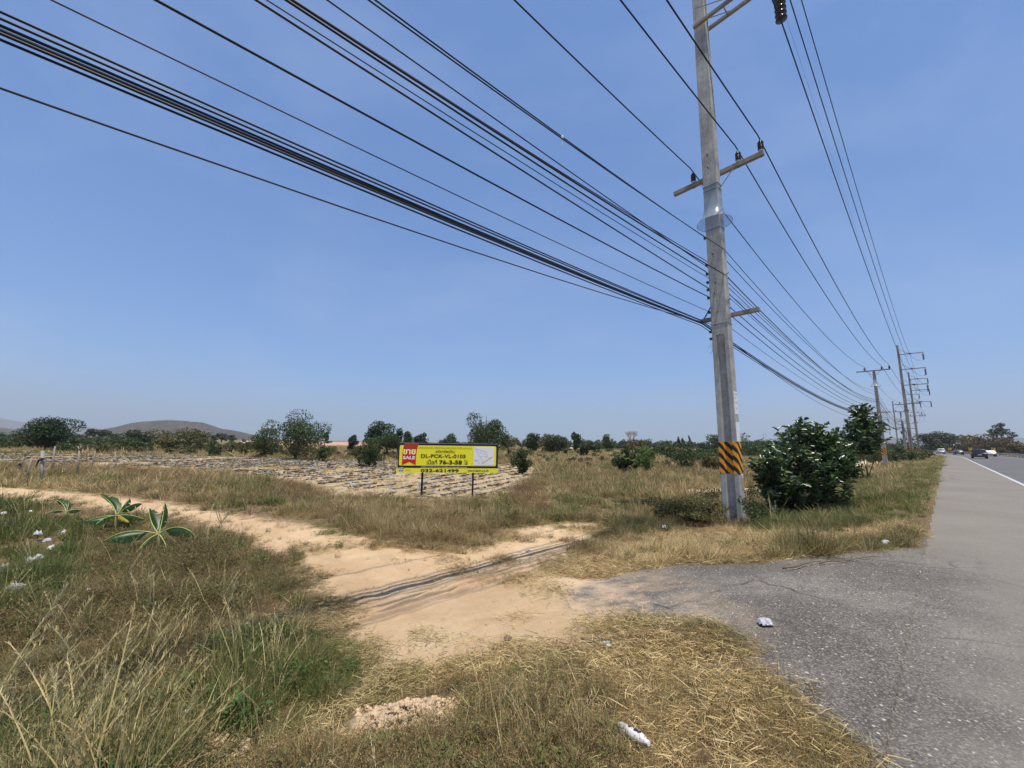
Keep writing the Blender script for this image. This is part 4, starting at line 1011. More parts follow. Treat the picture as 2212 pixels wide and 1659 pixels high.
TR = [
 ('broad_tree', 'big dark round tree at far left behind the fence stakes', 103, 56, 100, 905, 'lf_dark', 9000, .0, 16, dict(spread=.66)),
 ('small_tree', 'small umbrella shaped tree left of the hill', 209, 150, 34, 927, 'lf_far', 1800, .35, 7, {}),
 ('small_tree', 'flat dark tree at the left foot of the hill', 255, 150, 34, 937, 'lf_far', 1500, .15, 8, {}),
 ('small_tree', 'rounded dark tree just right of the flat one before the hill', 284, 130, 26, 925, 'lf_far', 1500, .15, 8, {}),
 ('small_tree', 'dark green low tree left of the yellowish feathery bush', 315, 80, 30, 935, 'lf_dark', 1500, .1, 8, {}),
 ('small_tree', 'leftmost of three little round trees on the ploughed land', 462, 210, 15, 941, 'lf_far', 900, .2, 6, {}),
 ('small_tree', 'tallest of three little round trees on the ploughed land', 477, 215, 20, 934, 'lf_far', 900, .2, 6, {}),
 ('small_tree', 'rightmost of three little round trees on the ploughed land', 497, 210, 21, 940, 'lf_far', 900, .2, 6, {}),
 ('broad_tree', 'lower bushy tree joined to the left side of the wide tree', 575, 47, 62, 928, 'lf_mid', 3500, .05, 10, {}),
 ('broad_tree', 'wide ragged tree left of the sign, tallest left of centre', 640, 42, 108, 893, 'lf_mid', 7500, .06, 16, dict(rl=(.22, .42), spread=.75)),
 ('small_tree', 'lone lollipop shaped tree right of the wide ragged tree', 702, 120, 12, 937, 'lf_far', 900, .4, 5, {}),
 ('small_tree', 'scrubby small tree on reddish mound midway to the sign', 762, 70, 32, 938, 'lf_dark', 1800, .05, 8, dict(taper=.4)),
 ('dense_tree', 'dark crowned tree behind the tall bush left of the sign', 818, 62, 58, 912, 'lf_dark', 3600, .1, 9, {}),
 ('dense_tree', 'lighter spreading tree just below the dark crowned one', 838, 55, 66, 932, 'lf_mid', 3600, .0, 10, {}),
 ('thin_tree', 'thin ragged tree above the left corner of the sign', 859, 60, 22, 925, 'lf_mid', 1300, .2, 8, {}),
 ('round_tree', 'left of two round trees above the sign', 884, 75, 32, 934, 'lf_mid', 1900, .0, 6, {}),
 ('round_tree', 'right of two round trees above the sign', 912, 72, 32, 934, 'lf_dark', 1900, .0, 6, {}),
 ('small_tree', 'ragged bushy tree above the middle of the sign', 977, 66, 32, 930, 'lf_mid', 1900, .0, 9, {}),
 ('broad_tree', 'tall leafy tree rising behind the right end of the sign', 1049, 44, 80, 892, 'lf_mid', 7000, .12, 13, dict(rl=(.24, .4), spread=.72)),
 ('thin_tree', 'wispy open tree just right of the tall leafy tree', 1099, 60, 44, 936, 'lf_olive', 900, .15, 9, dict(rl=(.2, .3), spread=.85)),
 ('round_tree', 'dense rounded tree third right of the sign', 1150, 75, 36, 937, 'lf_mid', 2200, .0, 8, {}),
 ('broad_tree', 'light green tree left of the thorny tall one', 1182, 82, 40, 938, 'lf_olive', 1900, .0, 9, {}),
 ('broad_tree', 'thorny tall tree with a ragged top right of centre', 1206, 80, 40, 934, 'lf_mid', 2200, .0, 10, {}),
 ('thin_tree', 'pair topped narrow dark tree left of the bare tree', 1243, 95, 24, 937, 'lf_dark', 1200, .05, 7, {}),
 ('round_tree', 'rounded scrub tree midway to the leafless tree', 1312, 110, 28, 939, 'lf_mid', 1300, .0, 7, {}),
 ('conifer', 'leftmost narrow conifer on the skyline left of the striped pole', 1466, 260, 7, 942, 'lf_far', 500, .0, 6, dict(taper=.85)),
 ('conifer', 'middle narrow conifer on the skyline left of the striped pole', 1475, 260, 8, 940, 'lf_far', 500, .0, 6, dict(taper=.85)),
 ('conifer', 'rightmost narrow conifer on the skyline left of the striped pole', 1490, 250, 9, 941, 'lf_far', 500, .0, 6, dict(taper=.85)),
 ('round_tree', 'hazy round tree nearest the left edge of the striped pole', 1546, 120, 40, 942, 'lf_mid', 1800, .0, 9, {}),
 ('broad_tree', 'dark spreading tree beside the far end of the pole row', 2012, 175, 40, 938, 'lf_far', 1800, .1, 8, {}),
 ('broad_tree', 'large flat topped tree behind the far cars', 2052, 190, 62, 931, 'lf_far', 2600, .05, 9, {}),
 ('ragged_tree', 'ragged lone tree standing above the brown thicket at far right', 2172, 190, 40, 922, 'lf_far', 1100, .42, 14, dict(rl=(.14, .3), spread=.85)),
 ('brown_tree', 'brown leafed rounded tree right of the highway signs', 2128, 165, 74, 940, 'lf_brown', 3000, .0, 10, {}),
 ('brown_tree', 'low brown tree at the right edge of the view', 2200, 160, 50, 952, 'lf_brown', 2200, .0, 8, {}),
]
for i, (nm, lab, px, d, w, top, m_, n, tk, lb, kw) in enumerate(TR):
    tree(nm, lab, 'tree', px, d, w, top, m_, n, trunk=tk, lobes=lb, seed=i * 13, group=FT, **kw)
BS = [
 ('feathery_bush', 'tall yellowish brown feathery bush in front of the hill', 392, 62, 100, 930, 'lf_olive', 5200, 12),
 ('bush', 'tall pointed green bush left of the sign', 800, 32, 56, 945, 'lf_mid', 4200, 10),
 ('bush', 'bright topped round bush right of the sign', 1128, 27, 42, 968, 'lf_mid', 4200, 9),
 ('bush', 'dark bush draped with pale vine left of the striped pole', 1352, 29, 42, 971, 'lf_dark', 4000, 8),
 ('bush', 'light green bush just right of the vine draped bush', 1394, 30, 34, 968, 'lf_light', 1800, 8),
 ('bush', 'wide spreading bush between the vine draped bush and the pole', 1468, 36, 90, 955, 'lf_mid', 4800, 13),
 ('bush', 'low green bush touching the left side of the striped pole', 1538, 32, 50, 975, 'lf_olive', 2500, 9),
 ('bush', 'little green shrub at the field edge below the reddish mound', 700, 40, 30, 966, 'lf_mid', 1400, 7),
 ('bush', 'small green shrub in the brown weeds left of the wide ragged tree', 465, 50, 26, 965, 'lf_mid', 1000, 7),
 ('bush', 'round dark shrub in the dry grass far right of the sign', 1262, 60, 16, 962, 'lf_dark', 800, 6),
 ('bush', 'dark shrub behind the vine draped bush on pale soil', 1285, 85, 38, 954, 'lf_mid', 1500, 8),
 ('bush', 'brownish bush under the leafless tree', 1378, 90, 44, 950, 'lf_brown', 1800, 8),
]
for i, (nm, lab, px, d, w, top, m_, n, lb) in enumerate(BS):
    tree(nm, lab, 'bush', px, d, w, top, m_, n, trunk=.0, lobes=lb + 9, seed=900 + i * 17, group=FB, spread=.80, rl=(.18, .36))
# pale vine over one bush
p = at_depth(1352, 975, 28.2)
b = MB(); pts = [Vector((p.x - .75 + i * .22, p.y - .15, Z(p.x, p.y) + 1.35 - .12 * (i % 2) - .05 * i + (.25 if i == 1 else 0))) for i in range(8)]
b.tube(pts, .045, 5); o = b.build('vine', M['lf_light']); tag(o, 'pale green vine looping over the dark bush', 'plant')
# leafless tree
def bare_tree(label, px, d, top, wpx):
    p = at_depth(px, 955, d); z0 = Z(p.x, p.y); H_ = at_depth(px, top, d).z - z0; rs = random.Random(4)
    t = thing('bare_tree', label, 'tree', (p.x, p.y, z0)); tk = MB(); tw = MB()
    tk.tube([(0, 0, -.3), (.02 * H_, 0, H_ * .22), (0, .02 * H_, H_ * .42)], [.03 * H_, .024 * H_, .02 * H_], 7)
    def br(p0, dr_, L, r, lv):
        p1 = p0 + dr_ * L; (tk if lv < 2 else tw).tube([p0, (p0 + p1) / 2 + Vector((rs.uniform(-.05, .05) * L, 0, .05 * L)), p1], [r, r * .8, r * .5], 4, False)
        if lv < 5:
            for _ in range(3 if lv < 3 else 2):
                nd = (dr_ + Vector((rs.uniform(-.75, .75), rs.uniform(-.75, .75), rs.uniform(-.1, .5)))).normalized(); br(p1, nd, L * rs.uniform(.62, .82), r * .6, lv + 1)
    for k in range(5):
        a = k * 1.256; br(Vector((0, 0, H_ * .4)), Vector((math.cos(a) * .6, math.sin(a) * .6, 1)).normalized(), H_ * .17, .014 * H_, 0)
    tk.build('trunk', M['twig'], t); tw.build('branches', M['twig'], t)
bare_tree('pale leafless tree standing alone on the skyline left of the striped pole', 1364, 105, 925, 42)

# far-off masses of scrub and woodland
def mass(name, label, specs, mat, seed):
    rs = np.random.RandomState(seed); parts = []
    for (px0, px1, d0, d1, hmin, hmax, cnt, nl) in specs:
        for _ in range(cnt):
            px = rs.uniform(px0, px1); d = rs.uniform(d0, d1); p = at_depth(px, 960, d)
            if -2 < float(road_v(np.array(p.x), np.array(p.y))) < 12: continue
            if float(sdist(np.array([p.x]), np.array([p.y]), P_FIELD)[0]) < 1.5: continue
            h = rs.uniform(hmin, hmax); wd = h * rs.uniform(.9, 2.2); zz = Z(p.x, p.y)
            (V_, Q, T_), _c = crown(rs, wd, h * 1.15, zz - .15 * h, nl, max(.10, d * .0045), 6, c=(p.x, p.y)); parts.append((V_, Q, T_))
    V_, Q, T_ = join(parts); return tag(mesh_obj(name, V_, Q, M[mat], None, T_), kind='stuff')
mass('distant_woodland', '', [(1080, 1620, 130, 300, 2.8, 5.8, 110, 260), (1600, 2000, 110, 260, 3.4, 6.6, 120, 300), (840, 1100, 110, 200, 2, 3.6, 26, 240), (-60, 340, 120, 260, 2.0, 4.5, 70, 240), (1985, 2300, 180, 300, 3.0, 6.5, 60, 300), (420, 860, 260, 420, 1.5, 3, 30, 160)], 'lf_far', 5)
mass('green_scrub', '', [(-80, 330, 52, 90, 1.2, 2.4, 80, 420), (1610, 1960, 60, 110, 2.0, 4.0, 90, 420), (1380, 1560, 45, 90, 1.0, 2.0, 30, 380), (1650, 1980, 46, 75, 1.0, 2.2, 26, 420), (330, 560, 60, 100, .8, 1.8, 30, 300)], 'lf_mid', 6)
mass('olive_scrub', '', [(150, 560, 50, 75, .9, 2.0, 60, 380), (560, 900, 45, 80, .6, 1.6, 40, 300), (1100, 1560, 40, 110, .5, 1.3, 70, 240), (1900, 2040, 60, 120, .8, 2.0, 26, 380)], 'lf_olive', 7)
mass('brown_scrub', '', [(100, 860, 44, 62, .4, 1.1, 120, 260), (2080, 2300, 150, 240, 2.5, 5.5, 46, 420), (1100, 1560, 35, 90, .35, .9, 70, 180)], 'lf_brown', 8)

# ------------------------------------------------------------------ leafy plants near the pole
def broad_bush(name, label, px, d, base_z, wpx, top, n, leafL, seed, stems=7, low=.12, mat='lf_big', lob=9, rk=1.0, lobpx=None):
    rs = np.random.RandomState(seed); p = at_depth(px, 1000, d); z0 = Z(p.x, p.y); H_ = at_depth(px, top, d).z - z0
    Wd = (at_depth(px + wpx / 2, 1000, d) - at_depth(px - wpx / 2, 1000, d)).x
    t = thing(name, label, 'bush', (p.x, p.y, z0)); b = MB(); tips = []
    nb = n // 16
    P = []; D = []
    u_ = unit(rs, lob); lc = u_ * np.array([Wd * .30, Wd * .30, H_ * .30 * (1 - low)]) + np.array([0, 0, H_ * (.37 + low * .65)])
    lc[0] = [Wd * .03, 0, H_ * .80]; lc[1] = [Wd * .0, 0, H_ * .66]
    hz = np.clip((lc[:, 2] / H_ - .45) / .5, 0, 1)[:, None]; lc[:, :2] *= (1 - .45 * hz)
    lr = .24 * Wd * (.45 + .55 * rs.rand(lob)); lr[0] = .10 * Wd; lr[1] = .17 * Wd; lr *= rk
    if lobpx:
        lc = []; lr = []
        for (qx, qy, qr) in lobpx:
            for k_ in range(3):
                dy = (k_ - 1) * qr * .016 * d / 12 * 1.0 + rs.normal() * .1
                q = at_depth(qx, qy, d + dy); lc.append([q.x - p.x + rs.normal() * .06, dy, q.z - z0]); lr.append(qr * d / 845 * (1.0 if k_ == 1 else .8) * (.8 + .35 * rs.rand()))
        lc = np.array(lc); lr = np.array(lr); lob = len(lr)
    for k in range(nb):
        i = rs.randint(lob); dv = unit(rs, 1)[0]; dv[2] = dv[2] * .8 + .15; e = lc[i] + dv * lr[i] * (np.array([1, 1, H_ / Wd * .9]) if not lobpx else 1.0) * (.45 + .55 * rs.rand())
        if e[2] < H_ * low: e[2] = H_ * low + rs.rand() * .3
        P.append(e); D.append(dv * .8 + np.array([0, 0, .75]) + unit(rs, 1)[0] * .4)
    P = np.array(P); D = np.array(D); D /= np.linalg.norm(D, axis=1, keepdims=True)
    # each sprig carries about sixteen leaves along its tip
    L = leafL * (2.4 + rs.rand(nb)); pts = []; dirs = []; ups = []
    for j in range(16):
        tt = (j // 2) / 8.0; sgn = 1 if j % 2 else -1
        s = np.cross(D, np.array([0, 0, 1.0])); s /= (np.linalg.norm(s, axis=1, keepdims=True) + 1e-9)
        base = P + D * (L * (tt - .3))[:, None]
        dd = s * sgn * .8 + D * .6 + unit(rs, nb) * .6; dd[:, 2] -= .12; dd /= np.linalg.norm(dd, axis=1, keepdims=True)
        up = np.array([0, 0, 1.0]) + unit(rs, nb) * .95
        pts.append(base); dirs.append(dd); ups.append(up)
    pts = np.vstack(pts); dirs = np.vstack(dirs); ups = np.vstack(ups)
    LL = leafL * (.65 + .6 * rs.rand(len(pts))); V_, Q, T_ = leaves6(rs, pts, dirs, ups, LL, LL * .46)
    mesh_obj('foliage', V_, Q, M[mat], t, T_)
    for k in range(stems):
        i = rs.randint(lob); e = Vector(lc[i]); s0 = Vector((rs.normal() * .12, rs.normal() * .12, -.1)); m_ = s0.lerp(e, .5) + Vector((rs.normal() * .1, rs.normal() * .1, 0))
        b.tube([s0, m_, e], [.03, .022, .01], 6)
    for k in range(0, nb, 3):
        i = int(np.argmin(((lc - P[k]) ** 2).sum(1))); b.tube([Vector(lc[i]), Vector(P[k])], [.010, .004], 4, False)
    b.build('stems', M['bark'], t, True)
    return t
broad_bush('leafy_bush', 'large dark glossy leaved bush right of the striped pole', 1734, 12.0, 0, 186, 918, 7600, .16, 5, 16, .0, lobpx=[(1740, 938, 26), (1718, 962, 36), (1768, 960, 34), (1688, 1000, 40), (1745, 1000, 46), (1800, 992, 34), (1655, 1015, 24), (1705, 1040, 46), (1768, 1040, 44), (1815, 1025, 26), (1740, 1078, 40), (1690, 1075, 36), (1790, 1072, 32)])
broad_bush('leafy_sapling', 'tall dark leaved sapling with a pointed top beside the short pole', 1866, 25, 0, 90, 884, 2500, .27, 21, 7, .2, lobpx=[(1858, 893, 5), (1860, 905, 9), (1876, 916, 10), (1843, 930, 13), (1866, 936, 15), (1893, 930, 10), (1832, 953, 13), (1862, 957, 18), (1892, 955, 13), (1850, 974, 11), (1878, 975, 11)])
broad_bush('leafy_shrub', 'side shrub on the left flank of the large glossy bush, reaching toward the pole', 1672, 11.8, 0, 70, 1000, 1500, .13, 11, 4, .1, lob=8)
# wiry shrub left of the pole and feathery sprigs at its foot
tree('wiry_shrub', 'low olive brown shrub just left of the striped pole base', 'bush', 1488, 10.7, 150, 1062, 'lf_olive', 9000, .042, .0, 26, 41, None, 0, .85, tr=.015, rl=(.12, .30))
tree('wiry_shrub', 'dark green heart of the low shrub left of the pole', 'bush', 1462, 10.9, 90, 1078, 'lf_dark', 3200, .042, .0, 16, 43, None, 0, .85, tr=.015, rl=(.14, .32))
tree('sprig_bush', 'fine leaved green sprigs overlapping the foot of the striped pole', 'bush', 1622, 9.5, 80, 1056, 'lf_mid', 1500, .045, .0, 16, 47, None, 0, .95, rl=(.12, .24), tr=.012)

# ------------------------------------------------------------------ banana plants
def banana(label, px, py, zg0, leaves, stem_h, group='young banana plants on the bank'):
    x, y, z = G(px, py); t = thing('banana_plant', label, 'plant', (x, y, z), 0, group)
    dpt = y; o0 = at_depth(px, py, dpt)
    def loc(qx, qy, dy): q = at_depth(qx, qy, dpt + dy); return Vector((q.x - x, q.y - y, q.z - z))
    b = MB(); top = loc(*stem_h, 0); b.tube([(0, 0, -.1), (top.x * .5, 0, top.z * .5), tuple(top)], [.055, .045, .03], 10); b.build('stem', M['pstem'], t, True)
    for k, (ctrl, tip, dy, wd, mat, face) in enumerate(leaves):
        p0 = top + Vector((0, 0, -.05)); p1 = loc(*ctrl, dy * .5); p2 = loc(*tip, dy); rs = random.Random(k * 7 + int(px))
        N = 26; mid = []; vs = []; fs = []; tn = []
        for i in range(N + 1):
            s = i / N; q = p0 * (1 - s) ** 2 + p1 * 2 * s * (1 - s) + p2 * s * s; mid.append(q)
        L = sum((mid[i + 1] - mid[i]).length for i in range(N))
        for i in range(N + 1):
            s = i / N; tg = (mid[min(i + 1, N)] - mid[max(i - 1, 0)]).normalized()
            side = tg.cross(Vector(face)).normalized(); nn = side.cross(tg)
            sl = max(0, (s - .18) / .82); w = wd * 1.35 * (max(0, math.sin(math.pi * min(1, sl ** .75))) ** .6) if sl > 0 else 0.004
            w = max(w, .006)
            for sg_ in (-1, -.5, 0, .5, 1):
                dr2 = .46 * abs(sg_) ** 1.15; rip = 1 - (.22 * rs.random() if abs(sg_) == 1 and s > .3 else 0)
                vs.append(mid[i] + side * (w / 2 * sg_ * rip * .66) - nn * (w * dr2 * rip))
                tn.append(.3 + .4 * rs.random())
        tears = [rs.randint(8, N - 2) for _ in range(4)]
        for i in range(N):
            for c in range(4):
                if i in tears and c in ((0, 1) if rs.random() < .5 else (3,)): continue
                a = i * 5 + c; fs.append((a, a + 1, a + 6, a + 5))
        o = mesh_obj('leaf', np.array([tuple(v) for v in vs]), fs, M[mat], t, tn, True)
        b = MB(); b.tube(mid[:-1], [.011 - .008 * i / N for i in range(N)], 6, False); b.build('midrib', M['rib'], o, True)
up = (0, -.35, 1)
banana('nearest young banana plant with four big arching leaves', 342, 1198,
       0, [((268, 1135), (224, 1170), -.5, .34, 'banana', (0, -.5, 1)), ((322, 1130), (322, 1098), .15, .26, 'banana', (-.2, -1, .1)), ((352, 1120), (356, 1087), .2, .15, 'banana', (.4, -1, .1)), ((392, 1120), (428, 1163), -.2, .28, 'banana', (.1, -.5, 1)), ((318, 1160), (292, 1196), -.5, .13, 'banana', (0, -.4, 1)), ((362, 1175), (360, 1196), -.3, .09, 'banana', (0, -.4, 1))], (344, 1148))
banana('middle young banana plant behind the nearest one, with a yellowing leaf', 249, 1148,
       0, [((248, 1085), (215, 1068), .2, .25, 'banana', (-.3, -1, .4)), ((222, 1112), (182, 1127), -.4, .28, 'banana', (0, -.5, 1)), ((268, 1088), (280, 1076), .3, .2, 'banana', (.2, -1, .3)), ((285, 1082), (308, 1088), .1, .2, 'banana', (0, -.6, 1)), ((282, 1108), (312, 1122), -.3, .18, 'banana', (0, -.5, 1)), ((262, 1112), (278, 1128), -.5, .12, 'banana_y', (0, -.4, 1)), ((230, 1112), (206, 1133), -.5, .14, 'banana', (0, -.4, 1))], (252, 1110))
banana('smallest banana plant, farthest left of the three', 141, 1122,
       0, [((140, 1085), (117, 1078), .1, .22, 'banana', (-.2, -1, .5)), ((125, 1098), (106, 1108), -.3, .12, 'banana', (0, -.5, 1)), ((148, 1095), (149, 1084), .1, .1, 'banana', (0, -1, .2)), ((160, 1098), (176, 1102), -.1, .16, 'banana', (0, -.5, 1))], (143, 1102))

# ------------------------------------------------------------------ fence stakes
for i, (bx, by, tx, ty, kind, lab) in enumerate([
    (32, 1030.3, 59.5, 972.3, 'fork', 'strongly leaning forked stake, leftmost by the dirt track'), (58, 1038.5, 68, 989, '', 'thin slightly leaning stake left of the grey concrete post'),
    (91.7, 1041.5, 92.3, 974, 'grey', 'grey concrete post with dark rag tied near its top'), (112, 1026, 119, 964, '', 'tall straight stake right of the grey concrete post'),
    (168, 1027, 172, 963.5, 'Y', 'stake with a pale Y shaped top'), (199, 1007.7, 206, 974, '', 'short leaning stake right of the Y topped stake'), (252, 1008, 248, 976.5, '', 'thin stake farthest right in the fence line')]):
    x, y, z = G(bx, by); tp = at_depth(tx, ty, y); tp = Vector((tp.x - x, tp.y - y, tp.z - z)); rs = random.Random(i)
    name = 'concrete_post' if kind == 'grey' else 'fence_stake'
    t = thing(name, lab, 'fence post', (x, y, z), 0, 'fence stakes along the dirt track'); r = .06 if kind == 'grey' else .042 if kind else .036
    b = MB(); m_ = tp * .5 + Vector((rs.uniform(-.03, .03), 0, 0)); fk = .86 if kind == 'Y' else .78 if kind == 'fork' else 1
    if kind == 'grey': b.bar((0, 0, -.3), tuple(tp), .09, .09)
    else: b.tube([(0, 0, -.3), tuple(m_ * .9), tuple(tp * fk)], [r * 1.15, r, r * .85], 7)
    if fk < 1:
        for sx_ in (-1, 1): b.tube([tuple(tp * (fk - .02)), tuple(tp + Vector((sx_ * .09 + (.14 if kind == 'fork' else 0) * (sx_ > 0), 0, .02 * sx_)))], [r * .8, r * .6], 6)
    b.build('post', M['concrete_far'] if kind == 'grey' else M['stake'], t, True)
    if kind in ('grey', 'fork'):
        c = MB(); zz = .72 if kind == 'grey' else .45
        q = tp * zz; c.tube([tuple(q + Vector((0, -.06, .05))), tuple(q + Vector((.09, -.05, .04))), tuple(q + Vector((-.1, -.06, -.02))), tuple(q + Vector((-.18, -.06, -.3)))], [.04, .05, .04, .02], 6); c.build('rag', M['tyre'], t)

# ------------------------------------------------------------------ torn plastic mulch over the crop rows
def mulch():
    rs = np.random.RandomState(2); dv = np.array([.42, .9]); dv /= np.linalg.norm(dv); nv = np.array([dv[1], -dv[0]])
    Vs = [[], []]; Qs = [[], []]; Ts = [[], []]; bs = [0, 0]
    for row in np.arange(-75, 12, 1.05):
        s = 0.0
        while s < 75:
            L = rs.uniform(.3, 2.2); s0 = s; s += L + rs.exponential(.22)
            c = nv * (row + rs.normal() * .06) + dv * s0
            x0, y0 = c; dd = float(sdist(np.array([x0]), np.array([y0]), P_FIELD)[0])
            if dd > -.2 or y0 < 10: continue
            if vnoise(np.array([x0 * .35]), np.array([y0 * .35]), 9)[0] < .27 + .12 * (x0 < -18): continue
            k = int(L / .13) + 2; wd = rs.uniform(.08, .30) * (.5 + .9 * rs.rand()); g = 0 if rs.rand() < .30 else 1
            tt = np.linspace(0, L, k); m_ = 4
            pts = []
            for j in range(k):
                for q in range(m_):
                    off = (q / (m_ - 1) - .5) * wd + rs.normal() * .05; pp = c + dv * (tt[j] + rs.normal() * .03) + nv * off
                    pts.append([pp[0], pp[1], 0.045 + .05 * rs.rand() + .09 * rs.rand() * (q in (0, 3))])
            pts = np.array(pts); pts[:, 2] += zm(pts[:, 0], pts[:, 1])
            I = np.arange(k * m_).reshape(k, m_); Q = np.stack([I[:-1, :-1], I[:-1, 1:], I[1:, 1:], I[1:, :-1]], -1).reshape(-1, 4)
            Q = Q[rs.rand(len(Q)) > .12]
            Vs[g].append(pts); Qs[g].append(Q + bs[g]); Ts[g].append(np.full(len(pts), rs.rand())); bs[g] += len(pts)
    for g, (nm, c1, c2) in enumerate((('black_mulch_film', (.06, .058, .056), (.15, .14, .13)), ('grey_mulch_film', (.15, .148, .148), (.27, .255, .23)))):
        m_ = simple(nm, c1, c2, 2.5, .45, 0, .4)
        tag(mesh_obj(nm, np.vstack(Vs[g]), np.vstack(Qs[g]), m_, None, np.concatenate(Ts[g])), kind='stuff')
mulch()

# ------------------------------------------------------------------ scattered ground cover
def gn_scatter(name, protos, pts, rot, scl, tint, idx):
    pc = bpy.data.collections.new(name + '_kinds')
    for p in protos: pc.objects.link(p)
    me = bpy.data.meshes.new(name); me.vertices.add(len(pts)); me.vertices.foreach_set('co', pts.astype(np.float32).ravel())
    for an, ty, av in (('rot', 'FLOAT_VECTOR', rot), ('scl', 'FLOAT_VECTOR', scl)):
        a = me.attributes.new(an, ty, 'POINT'); a.data.foreach_set('vector', av.astype(np.float32).ravel())
    a = me.attributes.new('tint', 'FLOAT', 'POINT'); a.data.foreach_set('value', tint.astype(np.float32))
    a = me.attributes.new('idx', 'INT', 'POINT'); a.data.foreach_set('value', idx.astype(np.int32))
    o = bpy.data.objects.new(name, me); COL.objects.link(o); tag(o, kind='stuff')
    g = bpy.data.node_groups.new(name, 'GeometryNodeTree')
    g.interface.new_socket('Geometry', in_out='INPUT', socket_type='NodeSocketGeometry'); g.interface.new_socket('Geometry', in_out='OUTPUT', socket_type='NodeSocketGeometry')
    gi = g.nodes.new('NodeGroupInput'); go = g.nodes.new('NodeGroupOutput'); ip = g.nodes.new('GeometryNodeInstanceOnPoints')
    ci = g.nodes.new('GeometryNodeCollectionInfo'); ci.inputs['Collection'].default_value = pc; ci.inputs['Separate Children'].default_value = True; ci.inputs['Reset Children'].default_value = True
    def na(nm, ty): q = g.nodes.new('GeometryNodeInputNamedAttribute'); q.data_type = ty; q.inputs['Name'].default_value = nm; return q.outputs['Attribute']
    ip.inputs['Pick Instance'].default_value = True
    g.links.new(gi.outputs[0], ip.inputs['Points']); g.links.new(ci.outputs[0], ip.inputs['Instance'])
    g.links.new(na('idx', 'INT'), ip.inputs['Instance Index']); g.links.new(na('rot', 'FLOAT_VECTOR'), ip.inputs['Rotation']); g.links.new(na('scl', 'FLOAT_VECTOR'), ip.inputs['Scale'])
    g.links.new(ip.outputs[0], go.inputs[0])
    md = o.modifiers.new('scatter', 'NODES'); md.node_group = g
    return o
def proto(name, arr, mat):
    V_, Q, T_ = arr; o = mesh_obj(name, V_, Q, M[mat], None, T_); COL.objects.unlink(o); return o
DRY = [(0.09, 0.058, 0.027), (0.32, 0.22, 0.10), (0.72, 0.54, 0.265), (0.86, 0.71, 0.43)]
GRN = [(0.03, 0.05, 0.014), (0.07, 0.10, 0.026), (0.17, 0.21, 0.05), (0.38, 0.37, 0.13)]
M['grass'] = grassmat('grass_blades', DRY, GRN)
M['weed'] = grassmat('weed_stems', [(0.07, 0.045, 0.022), (0.16, 0.10, 0.05), (0.32, 0.215, 0.10), (0.52, 0.385, 0.205)], [(0.035, 0.045, 0.015), (0.08, 0.088, 0.03), (0.15, 0.15, 0.055), (0.28, 0.26, 0.11)], .2)
M['leafy'] = grassmat('small_weed_leaves', [(0.10, 0.10, 0.03), (0.2, 0.2, 0.06)], [(0.03, 0.075, 0.018), (0.06, 0.125, 0.03), (0.12, 0.19, 0.05)], .3)

RG = {k: W(v, z) for k, z, v in [
 ('lgreen', -.75, [(-500, 1050), (0, 1062), (150, 1080), (200, 1110), (185, 1200), (150, 1290), (90, 1330), (0, 1340), (-500, 1320)]),
 ('lweed', -.7, [(200, 1090), (420, 1112), (560, 1168), (700, 1245), (752, 1310), (760, 1350), (480, 1360), (300, 1450), (-300, 1450), (-300, 1330), (90, 1330), (150, 1290), (185, 1200)]),
 ('fgreen', -.3, [(470, 1390), (600, 1330), (770, 1345), (790, 1400), (770, 1470), (700, 1520), (600, 1600), (430, 1690), (380, 1640), (430, 1480)]),
 ('fweed', -.12, [(770, 1470), (800, 1450), (1000, 1428), (1330, 1425), (1400, 1560), (1400, 1900), (430, 1900), (430, 1690), (600, 1600), (700, 1520)]),
 ('straw', -.1, [(1300, 1420), (1400, 1362), (1480, 1366), (1560, 1371), (1618, 1414), (1630, 1454), (1712, 1516), (1714, 1567), (1800, 1618), (1876, 1648), (1980, 1800), (1380, 1900), (1360, 1560), (1330, 1450)]),
 ('gold', -.3, [(1180, 1218), (1250, 1172), (1400, 1135), (1560, 1128), (1700, 1150), (1850, 1175), (1995, 1140), (1985, 1190), (1900, 1200), (1760, 1210), (1640, 1228), (1570, 1230), (1470, 1220), (1380, 1226), (1290, 1242)]),
 ('verge', -.25, [(1620, 1150), (1640, 1050), (1760, 1030), (1900, 1025), (2034, 985), (2026, 1040), (2000, 1130), (1850, 1172), (1700, 1165)]),
 ('lfront', -.35, [(-500, 1450), (300, 1450), (470, 1370), (430, 1480), (380, 1640), (300, 1900), (-500, 1900)]),
 ('redweed', -.5, [(600, 1030), (690, 1040), (700, 1075), (640, 1090), (590, 1065)]), ('redweed2', -.5, [(1090, 1040), (1180, 1050), (1190, 1110), (1110, 1110)]),
 ('redweed3', -.5, [(0, 1005), (260, 1008), (430, 1025), (400, 1036), (0, 1024)])]}
